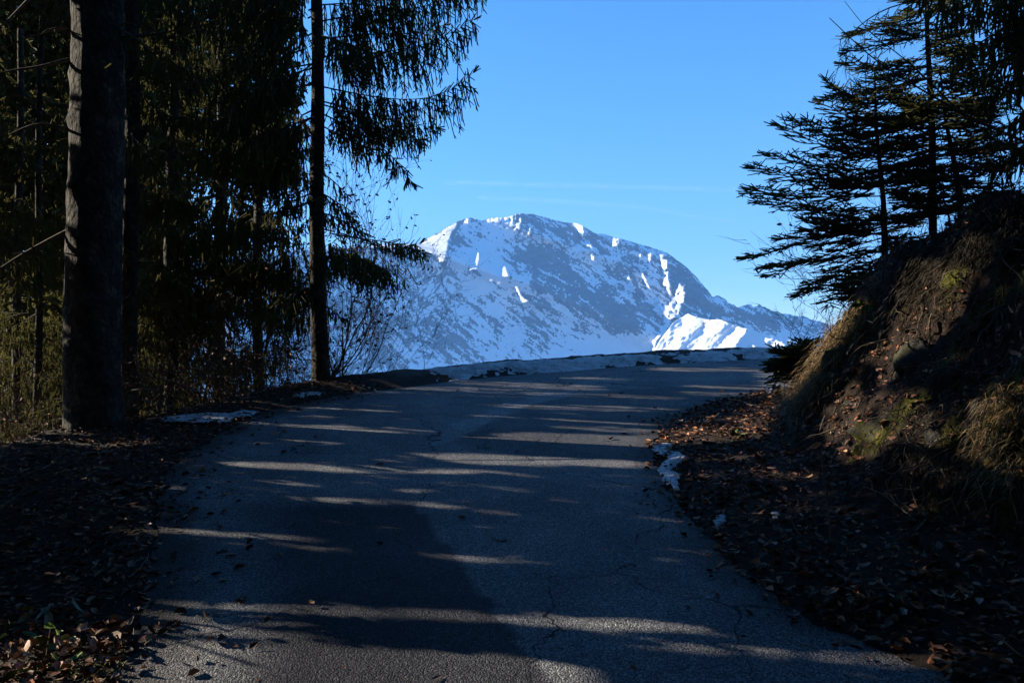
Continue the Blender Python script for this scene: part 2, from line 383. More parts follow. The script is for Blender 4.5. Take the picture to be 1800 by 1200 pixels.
rock = 1.75 * str_ + .7 * str2 + .5 * gull + 1.0 * fbm(MX / 30, MY / 24, 64, 4, .55) + .35 * fbm(MX / 4, MY / 3.4, 65, 2) + .08
for (x0, y0, rx, ry, an, a_) in [(1090, 610, 75, 22, -5, -3.2), (845, 440, 50, 30, 20, -.7), (880, 480, 22, 60, -55, -1.2), (750, 640, 60, 22, 35, -.9), (860, 590, 40, 22, 30, -.6), (955, 640, 25, 22, 0, -1.2), (830, 520, 14, 60, 40, -1.0),
                             (950, 450, 36, 20, 25, 2.0), (1000, 410, 110, 13, 17, .9), (1040, 520, 110, 30, 32, 1.0), (1215, 510, 20, 60, -30, 1.6), (800, 420, 25, 25, 0, 1.2), (810, 570, 35, 35, 0, .9), (930, 520, 40, 20, 35, .9), (1100, 570, 60, 20, 30, 1.3), (1330, 560, 90, 14, 12, .9), (1400, 600, 80, 20, 0, -1.0), (760, 590, 20, 30, 0, .8), (1130, 480, 40, 30, 40, .4)]:
    rock = rock + a_ * blob(x0, y0, rx, ry, an)
rock = rock - 1.1 * np.clip(1 - np.abs(aniso(33, 42, 2.6, 171)) * 7, 0, 1) * (lw < .5) - .9 * np.clip(1 - np.abs(aniso(64, 30, 5, 172)) * 9, 0, 1)
rock = rock + .9 * np.clip(1 - np.abs(aniso(36, 34, 3.2, 181)) * 8, 0, 1) * (lw < .5) + .9 * np.clip(1 - np.abs(aniso(-40, 24, 3.4, 182)) * 8, 0, 1) * (lw >= .5)
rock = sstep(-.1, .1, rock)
rock = np.where(litf > 0, rock * .45, rock)  # rock paled towards snow where sunlit, putting extra brightness into the colour
rock = np.where(lit & (MX > 815) & (MX < 945) & (MY > 435), rock * .1, rock)  # almost pure snow in these sunlit patches, again brightness put into the colour
# ridge line
rl = np.array([(-1400, 540), (-500, 500), (-100, 480), (200, 462), (450, 446), (600, 436), (690, 429), (737, 429), (768, 410), (804, 389), (826, 383), (847, 387), (859, 384), (889, 381), (914, 374.5), (944, 378), (990, 391), (1016, 393), (1049, 411), (1056, 411), (1079, 416), (1125, 429), (1172, 443), (1197, 462), (1214, 476), (1222, 484), (1233, 497), (1244, 509), (1252, 523), (1263, 519), (1282, 531), (1298, 541), (1306, 538), (1315, 532), (1324, 539), (1336, 535), (1348, 542), (1362, 547), (1380, 551), (1396, 555), (1412, 556), (1429, 562), (1480, 575), (1600, 590), (1900, 610), (2600, 640), (3400, 660)], float)
cols_x = np.r_[np.linspace(-1400, 410, 90), np.arange(424, 1496, MS), np.linspace(1505, 3400, 90)]
ridge = np.interp(cols_x, rl[:, 0], rl[:, 1]) + 1.5 * fbm(cols_x / 9, cols_x * 0, 71, 3) + 2.2 * fbm(cols_x / 5, cols_x * 0 + 3, 72, 2) * sstep(1200, 1290, cols_x) * sstep(1480, 1400, cols_x)
NRW = 215; tt = np.linspace(0, 1, NRW)
PY = 755 * (1 - tt[:, None]) + ridge[None] * tt[:, None]; PX = np.broadcast_to(cols_x, PY.shape)
def bil(A, x, y):
    fx = np.clip((x - mx[0]) / MS, 0, len(mx) - 1.001); fy = np.clip((y - my[0]) / MS, 0, len(my) - 1.001)
    ix = fx.astype(int); iy = fy.astype(int); u = fx - ix; v_ = fy - iy
    return (A[iy, ix] * (1 - u) + A[iy, ix + 1] * u) * (1 - v_) + (A[iy + 1, ix] * (1 - u) + A[iy + 1, ix + 1] * u) * v_
DD = bil(DEP - (te - ta) * xx, PX, PY) + (te - ta) * (np.clip(PX, -400, 2300) - 900) * SC
DD = DD + np.where((PX < 424) | (PX > 1496), 30 * fbm(PX / 50, PY / 50, 73), 0)
RK = bil(rock, PX, PY)
RK = np.where((PX < 424) | (PX > 1496), sstep(-.2, .5, fbm(PX / 30, PY / 25, 74)), RK)
P = at(PX, PY, DD)
skirt = P[:1].copy(); skirt[..., 2] -= 500; skirt[..., 1] -= 400
back = [P[-1:] + np.array([0, 150.0 * k, -130.0 * k]) for k in (1, 3, 8, 15)]
ALL = np.concatenate([skirt, P] + back); RKA = np.concatenate([RK[:1], RK] + [RK[-1:]] * 4)
m_mtn, n, l, b = newmat('snowy_rock')
g = noise(n, l, .02, 8, .75)
rk = ramp(n, l, g.outputs[0], [(.3, (.11, .118, .135)), (.7, (.25, .255, .265))])
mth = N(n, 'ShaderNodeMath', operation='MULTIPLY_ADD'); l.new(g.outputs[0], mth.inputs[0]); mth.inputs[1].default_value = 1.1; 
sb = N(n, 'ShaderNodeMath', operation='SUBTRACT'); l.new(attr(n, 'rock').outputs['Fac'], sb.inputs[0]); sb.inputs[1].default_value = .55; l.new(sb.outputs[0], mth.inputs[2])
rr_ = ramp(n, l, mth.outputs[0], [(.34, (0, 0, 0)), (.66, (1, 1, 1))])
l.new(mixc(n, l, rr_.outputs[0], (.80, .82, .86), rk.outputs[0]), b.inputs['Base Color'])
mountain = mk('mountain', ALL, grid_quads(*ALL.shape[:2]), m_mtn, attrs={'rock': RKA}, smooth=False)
tag(mountain, 'broad snow-dusted rock mountain with banded strata across the valley', kind='structure')
# the sunlit snow spur in front of its right foot
sx = np.arange(1135, 1560, 1.3); top = np.interp(sx, [1135, 1160, 1184, 1210, 1222, 1248, 1265, 1307, 1340, 1380, 1440, 1560], [640, 598, 566, 551, 556, 562, 561, 576, 586, 598, 606, 625]) + 1.3 * fbm(sx / 8, sx * 0, 81)
st_ = np.linspace(0, 1, 110); sPY = 740 * (1 - st_[:, None]) + top[None] * st_[:, None]; sPX = np.broadcast_to(sx, sPY.shape)
shade = inpoly(sPX + 5 * fbm(sPX / 12, sPY / 12, 83), sPY + 5 * fbm(sPX / 12, sPY / 12, 84), [(1312, 570), (1306, 590), (1294, 606), (1302, 632), (1302, 760), (1600, 760), (1600, 560)])
shade &= ~inpoly(sPX, sPY, [(1313, 604), (1322, 604), (1334, 622), (1326, 623)]) & ~inpoly(sPX + 4 * fbm(sPX / 8, sPY / 8, 82), sPY, [(1342, 592), (1356, 594), (1380, 606), (1374, 616), (1350, 620), (1346, 606)])
gsl = np.where(shade, .16, -.7)
dip = (fbm(sPX / 26 + sPY / 30, sPY / 30, 85, 5) * 30 + fbm(sPX / 7, sPY / 9, 86, 3) * 3) * np.where(shade, .2, 1)
sD = 4100 + np.cumsum(gsl * 1.3 * 2.75, axis=1) * .75 + -(sPY - 630) * 2.75 * .9 + dip
sD = blur(sD, 2) if False else sD
SP = at(sPX, sPY, sD); bk = [SP[-1:] + np.array([0, 60.0 * k, -70.0 * k]) for k in (1, 3, 8)]
SA = np.concatenate([SP] + bk)
srk = sstep(.15, .5, fbm(sPX / 9 + sPY / 30, sPY / 7, 87, 4)) * sstep(1175, 1150, sPX) + .55 * sstep(.45, .6, fbm(sPX / 14 + sPY / 20, sPY / 9, 88, 3))
SR = np.concatenate([srk] + [srk[-1:]] * 3)
spur = mk('mountain_spur', SA, grid_quads(*SA.shape[:2]), m_mtn, attrs={'rock': SR}, smooth=True)
tag(spur, 'bright sunlit snow spur at the right foot of the mountain', kind='structure')

HAZE = 5.2e-5
# photo places of the sun streaks: x0, y0, x1, y1, half width, share of light
STREAKS = [
    (300, 1060, 480, 1069, 4, .5), (470, 1068, 700, 1077, 6, .85), (690, 1076, 860, 1084, 9, .9), (860, 1084, 1230, 1105, 8, .95),
    (250, 1083, 530, 1093, 2.5, .7), (170, 1104, 550, 1116, 3, .85), (1110, 1135, 1380, 1150, 7, .35), (1380, 1150, 1800, 1172, 6, .4),
    (180, 927, 270, 930, 5, .6), (270, 930, 530, 945, 4, .6), (380, 955, 640, 966, 4, .35), (530, 878, 720, 884, 4, .6), (720, 884, 930, 902, 5, .5),
    (400, 815, 760, 829, 5, .6), (760, 829, 900, 833, 4, .3), (690, 799, 800, 800, 4, .85), (800, 800, 1155, 819, 6, 1), (875, 763, 1155, 772, 5, 1), (817, 770, 1155, 781, 4, .9),
    (1000, 752, 1155, 757, 2.5, .6), (740, 780, 1140, 798, 2.5, .55), (400, 747, 740, 758, 3, .45),
    (800, 671, 1040, 678, 4, .95), (700, 682, 1050, 684, 2, .9), (758, 689, 1050, 695, 2.5, .6), (1040, 694, 1190, 699, 2, .5), (879, 713, 1167, 719, 3, .7), (1000, 666, 1090, 667, 2, .7),
    (1150, 649, 1335, 649, 2.5, .9), (1225, 680, 1350, 680, 3, 1), (1210, 691, 1330, 693, 3, .7), (440, 686, 700, 689, 2, .6),
    (750, 976, 880, 983, 2, .5)]
PATCHES = [
    ([(-100, 1160), (230, 1148), (600, 1160), (900, 1176), (1000, 1186), (1040, 1330), (-100, 1330)], .97, 7),
    ([(1155, 765), (1230, 752), (1320, 770), (1330, 800), (1230, 806), (1160, 800)], .95, 4), ([(1350, 690), (1385, 680), (1372, 720), (1330, 765), (1310, 770), (1330, 730)], .7, 4),
    ([(1360, 660), (1400, 640), (1450, 600), (1500, 556), (1530, 545), (1525, 570), (1480, 610), (1450, 640), (1400, 690), (1365, 700)], .95, 4),
    ([(1438, 620), (1465, 622), (1462, 680), (1440, 680)], .7, 4), ([(1462, 690), (1505, 680), (1500, 720), (1478, 750), (1462, 750)], .6, 4), ([(1495, 740), (1560, 700), (1600, 700), (1595, 750), (1540, 790), (1495, 800)], .45, 4),
    ([(1630, 740), (1655, 740), (1655, 768), (1635, 768)], .7, 4), ([(1740, 720), (1800, 690), (1800, 820), (1740, 800)], .35, 4), ([(1655, 480), (1700, 470), (1680, 515), (1655, 515)], .5, 4), ([(1390, 835), (1400, 835), (1400, 840)], .2, 4)]
# ---------------------------------------------------------------- light gaps: where the low sun gets through the wood
# every sun ray is one point (ga, gb); leaves standing on the rays of a gap are cut out of the crowns to shape the sun streaks
TH = np.array([-math.cos(SUN_AZ), math.sin(SUN_AZ)]); PH = np.array([math.sin(SUN_AZ), math.cos(SUN_AZ)]); TE = math.tan(SUN_EL)
def abt(P):
    P = np.asarray(P, float); t = P[..., 0] * TH[0] + P[..., 1] * TH[1]
    return P[..., 0] * PH[0] + P[..., 1] * PH[1], P[..., 2] - t * TE, t
GA0, GB0, GS = -10.0, -6.0, .025
gapA = np.zeros((1600, 800), np.float32); gapB = gapA.copy(); gapC = gapA.copy()
def splat(M, P, T, rad):
    T = max(0, 1 + math.log(max(T, .01)) / 5.5)      # share of light -> share of leaves left out
    P = P[~np.isnan(P).any(-1)]
    if not len(P): return
    a, b_, t = abt(P); k = int(round(rad / GS))
    ia = ((a - GA0) / GS).astype(int); ib = ((b_ - GB0) / GS).astype(int)
    for i in range(-k, k + 1):
        for j in range(-k, k + 1):
            x, y = np.clip(ia + i, 0, 1599), np.clip(ib + j, 0, 799); M[x, y] = np.maximum(M[x, y], T)
def streak(x0, y0, x1, y1, hw, T):
    hw *= .8 if y0 > 860 else .95; n_ = max(int(abs(x1 - x0) / 1.5), 2); xs = np.linspace(x0, x1, n_); ys = np.linspace(y0, y1, n_)
    for o in np.linspace(-hw, hw, int(hw * 4) + 2): splat(gapA, road_hit(xs, ys + o * np.minimum(1, .25 + 4 * np.minimum(np.linspace(0, 1, n_), np.linspace(1, 0, n_)))), T, .0 if y0 > 760 else .02)
def patch(poly, T, step=5, M=None, noise_=None):
    q = np.array(poly, float); xs, ys = np.meshgrid(np.arange(q[:, 0].min(), q[:, 0].max(), step), np.arange(q[:, 1].min(), q[:, 1].max(), step))
    m = inpoly(xs, ys, poly)
    if noise_: m &= fbm(xs / noise_, ys / noise_, 95) > -.1
    P = ground_hit(xs[m], ys[m]); splat(gapA if M is None else M, P, T, .05)
for s_ in STREAKS: streak(*s_)
for p_ in PATCHES: patch(*p_)
aa = GA0 + GS * np.arange(1600); bb = GB0 + GS * np.arange(800); AA, BB = np.meshgrid(aa, bb, indexing='ij')
gapC[:] = (fbm(AA * 1.3, BB * 1.3, 96, 4, .6) > -.22) * (AA > 6.6) * (AA < 13.6) * ((BB < -1.0) | ((BB > 2.0) & ((AA < 7.4) | (AA > 10.4))) | ((BB > 4.6) & ((AA < 7.5) | (AA > 9.7))))
def lookup(P, far=False):
    a, b_, t = abt(P); ia = np.clip(((a - GA0) / GS).astype(int), 0, 1599); ib = np.clip(((b_ - GB0) / GS).astype(int), 0, 799)
    T = gapA[ia, ib]; T = np.maximum(T, np.where(t > 5.42, gapB[ia, ib], 0)); T = np.maximum(T, np.where(t > (8 if far else 7.2), gapC[ia, ib] * (1 if far else .5), 0)); return T

# ---------------------------------------------------------------- twig geometry
def frames(d):
    d = d / (np.linalg.norm(d, axis=1, keepdims=True) + 1e-9)
    r = np.tile([0.31, 0.17, 0.93], (len(d), 1)); r[np.abs(d[:, 2]) > .8] = [.9, .2, .1]
    u = np.cross(d, r); u /= np.linalg.norm(u, axis=1, keepdims=True); return d, u, np.cross(d, u)
def needles_geo(P0, P1, W, r_=None):
    """each shoot: two crossed serrated blades"""
    n_ = len(P0); d, u, v_ = frames(P1 - P0); ph = (r_ or rng).uniform(0, 3.14, n_)[:, None]
    u2 = u * np.cos(ph) + v_ * np.sin(ph); v2 = -u * np.sin(ph) + v_ * np.cos(ph); Wc = W[:, None] / 2
    V = np.stack([P0 - u2 * Wc * .8, P0 + u2 * Wc * .8, P1 + u2 * Wc * .5, P1 - u2 * Wc * .5, P0 - v2 * Wc * .8, P0 + v2 * Wc * .8, P1 + v2 * Wc * .5, P1 - v2 * Wc * .5], 1).reshape(-1, 3)
    b0 = (np.arange(n_) * 8)[:, None]
    return V, np.concatenate([b0 + [[0, 1, 2, 3]], b0 + [[4, 5, 6, 7]]])
def wood_geo(P0, P1, r0, r1, k=3):
    n_ = len(P0); d, u, v_ = frames(P1 - P0); an = np.arange(k) * 2 * math.pi / k
    ring = u[:, None] * np.cos(an)[None, :, None] + v_[:, None] * np.sin(an)[None, :, None]
    V = np.concatenate([P0[:, None] + ring * r0[:, None, None], P1[:, None] + ring * r1[:, None, None]], 1).reshape(-1, 3)
    b0 = (np.arange(n_) * 2 * k)[:, None]; Q = [b0 + [[j, (j + 1) % k, k + (j + 1) % k, k + j]] for j in range(k)]
    return V, np.concatenate(Q)
def unit(v_): return v_ / (np.linalg.norm(v_) + 1e-9)

def grow_bough(axis_pts, r_, spread=.3, hang=.35, lat_step=.1, tw_step=.07, hang_dir=1.0, width=.022, rad=.014, start=.15, flat=False, dens=1.0):
    """needle shoots and wood of one bough along a curved axis; returns (needle segs, wood segs)"""
    A = np.asarray(axis_pts, float); sl_ = np.linalg.norm(np.diff(A, axis=0), axis=1); cum = np.r_[0, np.cumsum(sl_)]; L = cum[-1]
    def pos(t): return np.array([np.interp(t * L, cum, A[:, k]) for k in range(3)])
    nd, wd = [], []
    for i in range(len(A) - 1):
        t0, t1 = cum[i] / L, cum[i + 1] / L
        wd.append((A[i], A[i + 1], rad * (1 - t0 * .85), rad * (1 - t1 * .85)))
    up = np.array([0, 0, 1.0])
    def shoot(p, d, ln, w_, kink=.3, droop=0.):
        k = max(1, int(round(ln / .13))); 
        for j in range(k):
            d = unit(d + r_.normal(0, kink * .35, 3) + np.array([0, 0, -droop])); q = p + d * ln / k
            nd.append((p, q + d * .012, w_ * (1 - .1 * j)))
            if k > 1 and r_.random() < .75:
                sd = unit(d + unit(np.cross(d, r_.normal(0, 1, 3))) * .75); m = p + (q - p) * r_.uniform(.2, .9)
                nd.append((m, m + sd * r_.uniform(.05, .11), w_ * .85))
            p = q
        return p
    t = start
    side = 1
    while t < 1.0:
        p = pos(t); tg = unit(pos(min(t + .02, 1)) - pos(max(t - .02, 0))); hz = unit(np.cross(tg, up))
        side = -side; ll = spread * L * (1 - t) ** .7 * r_.uniform(.6, 1.15) + .09
        if flat:
            d = unit(tg * r_.uniform(.55, .95) + hz * side + up * r_.uniform(-.05, .22))
        else:
            d = unit(tg * r_.uniform(.35, .8) + hz * side * r_.uniform(.5, 1) + up * r_.uniform(-.5, -.05))
        q0 = p; k = max(2, int(ll / .09)); stp = ll / k
        for j in range(k):
            d = unit(d + r_.normal(0, .1, 3) + np.array([0, 0, -.02 if flat else -.08])); q1 = q0 + d * stp
            wd.append((q0, q1, .004 * (1 - j / k) + .0015, .004 * (1 - (j + 1) / k) + .0012))
            nd.append((q0, q1 + d * .015, width * .9))
            u = np.cross(d, up); u = unit(u)
            for m_ in range(2):
                if r_.random() > dens: continue
                pp = q0 + (q1 - q0) * r_.random()
                if flat:
                    sd = unit(d * r_.uniform(.6, 1.1) + u * (1 if m_ else -1) + up * r_.uniform(-.15, .3))
                    shoot(pp, sd, r_.uniform(.07, .17) * (1 - .3 * j / k), width, .12)
                else:
                    sd = unit(np.array([0, 0, -hang_dir]) + d * .25 + r_.normal(0, .22, 3))
                    shoot(pp, sd, hang * r_.uniform(.35, 1.1) * min(1, .35 + 1.1 * (1 - abs(2 * t - 1.0) ** 2)), width, .22, .12)
            q0 = q1
        nd.append((q0, q0 + d * .08, width))
        if not flat and r_.random() < dens:      # hanging shoots straight under the axis, fingers turned out at the tip
            hd = hang * r_.uniform(.4, 1.0) * min(1.0, .3 + 2.2 * (1 - t))
            shoot(p, unit(np.array([0, 0, -1]) + tg * (.2 + .9 * max(0, t - .8) / .2) + r_.normal(0, .12, 3)), hd, width, .2, .1)
            if t > .75: shoot(p, unit(up * .5 + tg + r_.normal(0, .35, 3)), r_.uniform(.07, .13), width)
        t += lat_step / L * r_.uniform(.7, 1.3)
    tg = unit(A[-1] - A[-2])
    for k in range(4): nd.append((A[-1], A[-1] + unit(tg + r_.normal(0, .3, 3)) * .11, width))
    return nd, wd
def pack(nd, wd):
    n0 = np.array([a[0] for a in nd]); n1 = np.array([a[1] for a in nd]); nw = np.array([a[2] for a in nd])
    w0 = np.array([a[0] for a in wd]); w1 = np.array([a[1] for a in wd]); r0 = np.array([a[2] for a in wd]); r1 = np.array([a[3] for a in wd])
    return [n0, n1, nw, w0, w1, r0, r1]
def std_axis(L, droop, upt, r_):
    s = np.linspace(0, 1, 11); return np.stack([L * s, .05 * L * np.sin(s * 5 + r_.uniform(0, 6)) * s, -droop * L * np.sin(np.pi * np.minimum(s * .62, 1)) + upt * L * s ** 3], 1)
pr = np.random.default_rng(3)
PROTO = {}
PROTO['comb'] = [pack(*grow_bough(std_axis(2.0, .28, .22, pr), pr, .32, .34, .13, width=.026)) for _ in range(6)]
PROTO['coarse'] = [pack(*grow_bough(std_axis(2.2, .3, .2, pr), pr, .3, .34, .17, width=.036, dens=.9)) for _ in range(4)]
def place(pk, M, o, sc):
    """transform a packed bough by rotation M, scale, origin"""
    f = lambda a: (a * sc) @ M.T + o
    ws = min(1.25, max(.8, sc))
    return [f(pk[0]), f(pk[1]), pk[2] * ws, f(pk[3]), f(pk[4]), pk[5] * sc, pk[6] * sc]
def rot(az, pitch, roll=0):
    ca, sa, cp, sp = math.cos(az), math.sin(az), math.cos(pitch), math.sin(pitch)
    Rz = np.array([[ca, -sa, 0], [sa, ca, 0], [0, 0, 1]]); Ry = np.array([[cp, 0, -sp], [0, 1, 0], [sp, 0, cp]])
    cr, sr = math.cos(roll), math.sin(roll); Rx = np.array([[1, 0, 0], [0, cr, -sr], [0, sr, cr]]); return Rz @ Ry @ Rx
def emit_foliage(name, packs, parent, origin, mats=None, cull=True):
    cat = [np.concatenate([p[k] for p in packs]) for k in range(7)]
    n0, n1, nw, w0, w1, r0, r1 = cat
    if cull:
        k = rng.random(len(n0)) >= np.maximum(lookup((n0 + n1) / 2), np.maximum(lookup(n0), lookup(n1))); n0, n1, nw = n0[k], n1[k], nw[k]
        k = rng.random(len(w0)) >= lookup((w0 + w1) / 2); w0, w1, r0, r1 = w0[k], w1[k], r0[k], r1[k]
    o = np.asarray(origin)
    V, Q = needles_geo(n0 - o, n1 - o, nw); V2, Q2 = wood_geo(w0 - o, w1 - o, r0, r1)
    ob = mk(name, np.concatenate([V, V2]), np.concatenate([Q, Q2 + len(V)]), [m_need, m_twig], parent)
    mi = np.zeros(len(Q) + len(Q2), np.int32); mi[len(Q):] = 1; ob.data.polygons.foreach_set('material_index', mi)
    return ob
def trunk_mesh(name, P, rad, mat, parent, origin, sides=18, seg=.12, rough=.05, flare=.0, seed=1, knots=0):
    """tapered, slightly uneven trunk along the points P"""
    P = np.asarray(P, float); cum = np.r_[0, np.cumsum(np.linalg.norm(np.diff(P, axis=0), axis=1))]; n_ = max(int(cum[-1] / seg), 3)
    t = np.linspace(0, cum[-1], n_); X = np.stack([np.interp(t, cum, P[:, k]) for k in range(3)], 1); rr = np.interp(t, cum, rad)
    rr = rr * (1 + flare * np.exp(-t / .22)); an = np.linspace(0, 2 * math.pi, sides, endpoint=False)
    nz = 1 + rough * fbm(np.cos(an)[None] * 2 + t[:, None] * .8 + seed * 7, np.sin(an)[None] * 2 + t[:, None] * .5, seed, 4) + rough * .6 * fbm(an[None] * 3 + seed, t[:, None] * 7, seed + 1, 3) 
    nz += flare * .35 * np.exp(-t / .25)[:, None] * np.cos(an * 5 + seed)[None]
    for kk in range(knots): h0, a0 = (kk * .618 % 1) * cum[-1], kk * 2.4; nz = nz + .16 * np.exp(-((t[:, None] - h0) / .06) ** 2 - ((np.mod(an - a0 + math.pi, 2 * math.pi) - math.pi)[None] / .35) ** 2)
    V = np.stack([X[:, 0, None] + rr[:, None] * nz * np.cos(an), X[:, 1, None] + rr[:, None] * nz * np.sin(an), np.broadcast_to(X[:, 2, None], nz.shape)], -1) - np.asarray(origin)
    i = np.arange(n_ - 1)[:, None] * sides; j = np.arange(sides)[None]; j2 = (j + 1) % sides
    Q = np.stack([i + j, i + j2, i + sides + j2, i + sides + j], -1).reshape(-1, 4)
    T = [[(n_ - 1) * sides, (n_ - 1) * sides + k, (n_ - 1) * sides + k + 1] for k in range(1, sides - 1)]
    return mk(name, V, Q, mat, parent, T=T, smooth=True)
def crown_packs(base, H, hb, Lmax, style, r_, dz=.28, nper=4, azf=None, top_pow=.8, lean=(0, 0), pitch0=-.1, dens=1.0):
    out = []; z = hb
    protos = PROTO[style]; pl = {'comb': 2.0, 'flat': 1.2, 'coarse': 2.2}[style]
    while z < H - .15:
        f = (z - hb) / (H - hb); L = Lmax * ((1 - f) ** top_pow) * (.75 + .25 * min(1, (z - hb) / 1.0 + .4))
        for k in range(nper):
            if r_.random() > dens: continue
            az = r_.uniform(0, 2 * math.pi)
            if azf and not azf(az, z): continue
            l_ = L * r_.uniform(.65, 1.15); o = np.array([base[0] + lean[0] * z / H, base[1] + lean[1] * z / H, base[2] + z + r_.uniform(-.1, .1)])
            out.append(place(protos[r_.integers(len(protos))], rot(az, pitch0 + .55 * f + r_.uniform(-.12, .12), r_.uniform(-.15, .15)), o, max(l_ / pl, .12)))
        z += dz * r_.uniform(.7, 1.3)
    return out
def branchy(p, d, L, r_, rad, depth=3, out=None, tips=None, curve=.25, up=.1, seglen=.12, fork=.5):
    """bare twiggy growth: list of wood segments; tips collects end points for the last dead leaves"""
    if out is None: out = []
    rad = max(rad, .0028)
    n_ = max(2, int(L / seglen)); 
    for j in range(n_):
        d = unit(d + r_.normal(0, curve * .5, 3) + np.array([0, 0, up * .3])); q = p + d * L / n_
        f0, f1 = 1 - j / n_ * .7, 1 - (j + 1) / n_ * .7
        out.append((p, q, rad * f0, rad * f1))
        if depth > 0 and j > 0 and r_.random() < fork:
            sd = unit(d + unit(np.cross(d, r_.normal(0, 1, 3))) * r_.uniform(.5, 1.1)); branchy(q, sd, L * r_.uniform(.3, .6), r_, rad * f1 * .6, depth - 1, out, tips, curve, up, seglen, fork)
        if tips is not None and depth <= 1: tips.append((q, d))
        p = q
    return out
def emit_wood(name, segs, parent, origin, mat=None, k=3):
    o = np.asarray(origin); V, Q = wood_geo(np.array([s[0] for s in segs]) - o, np.array([s[1] for s in segs]) - o, np.array([s[2] for s in segs]), np.array([s[3] for s in segs]), k)
    return mk(name, V, Q, mat or m_twig, parent)
BROWN = np.array([(.20, .10, .05), (.14, .07, .04), (.09, .05, .038), (.28, .16, .10), (.17, .115, .09), (.08, .045, .035), (.33, .23, .16), (.13, .06, .035)])
def leaves_geo(P, size, r_, tilt=.5, up=None, cols=None):
    """curled oval leaves: 6-vertex blades folded at the midrib"""
    n_ = len(P); az = r_.uniform(0, 2 * math.pi, n_); nr = np.stack([r_.normal(0, tilt, n_), r_.normal(0, tilt, n_), np.ones(n_)], 1)
    if up is not None: nr = nr * .6 + up
    nr /= np.linalg.norm(nr, axis=1, keepdims=True); a = np.stack([np.cos(az), np.sin(az), 0 * az], 1); a -= nr * (a * nr).sum(1, keepdims=True); a /= np.linalg.norm(a, axis=1, keepdims=True)
    c = np.cross(nr, a); s = size[:, None]; cu = r_.uniform(-.1, .45, n_)[:, None]; wd = r_.uniform(.38, .6, n_)[:, None]; fo = r_.uniform(-.1, .35, n_)[:, None]
    pts = [P - a * s * .5 + nr * s * cu * .3, P - a * s * .15, P + a * s * .2 - nr * s * .02, P + a * s * .55 + nr * s * cu * .4]
    L = [P - a * s * .2 + c * s * wd * .5 + nr * s * fo, P + a * s * .22 + c * s * wd * .42 + nr * s * (fo + cu * .2)]; Rr = [P - a * s * .2 - c * s * wd * .5 + nr * s * fo, P + a * s * .22 - c * s * wd * .42 + nr * s * (fo + cu * .2)]
    V = np.stack(pts + L + Rr, 1).reshape(-1, 3); b0 = (np.arange(n_) * 8)[:, None]
    T = np.concatenate([b0 + [[0, 1, 4]], b0 + [[2, 3, 5]], b0 + [[1, 0, 6]], b0 + [[3, 2, 7]]]); Q = np.concatenate([b0 + [[1, 2, 5, 4]], b0 + [[2, 1, 6, 7]]])
    col = (BROWN[r_.integers(0, len(BROWN), n_)] if cols is None else cols) * r_.uniform(.4, 1.3, (n_, 1)); return V, Q, T, np.repeat(col * (np.array([1.15, .95, .82]) if cols is None else 1), 8, 0)

# ---------------------------------------------------------------- sunlit slivers on the trunks in view (rays that end on them)
def trunk_gap(px, depth, r, z0, z1, T, wid, seed, thr=-.2):
    x = float(at(px, 600, depth)[0]); zs = np.arange(z0, z1, .03)
    a0 = x * PH[0] + depth * PH[1]; t = x * TH[0] + depth * TH[1]
    for z in zs[fbm(zs * 2.2, zs * 0, seed, 3) > thr]:
        ia0 = int((a0 - r * wid - GA0) / GS); ia1 = int((a0 + r * .9 - GA0) / GS); ib = int((z - (t + r) * TE - GB0) / GS)
        gapB[ia0:ia1, max(ib - 1, 0):ib + 2] = T
trunk_gap(165, 8.8, .265, .9, 2.9, .95, .60, 201, -.25); trunk_gap(165, 8.8, .265, 2.9, 4.6, .9, .62, 202, .0); trunk_gap(128, 8.75, .08, 3.55, 3.8, 1, 1.3, 204, -1)
trunk_gap(228, 10.4, .12, .8, 2.0, 1, 1.4, 205, -.9); trunk_gap(228, 10.4, .12, 2.0, 4.5, .9, 1.4, 206, .0)
for q_ in ([(118, 104), (70, 118), (30, 122), (0, 130)], [(112, 228), (85, 218), (55, 219), (15, 237)], [(112, 408), (70, 430), (30, 452), (0, 472)], [(110, 50), (60, 62), (0, 88)], [(60, 0), (30, 20), (5, 45)]): splat(gapB, at(*resample(np.array(q_, float), 60).T, np.linspace(8.7, 8.3, 60)), 1, .05)
trunk_gap(562, 11.1, .12, 1.2, 3.9, 1, .9, 207, -.35); trunk_gap(550, 11.1, .1, 3.9, 6.5, .9, .8, 208, -.05)
trunk_gap(66, 11.6, .05, .5, 4.2, .7, .9, 209, .0); trunk_gap(30, 13, .07, .5, 3.0, .7, .9, 210, .0)
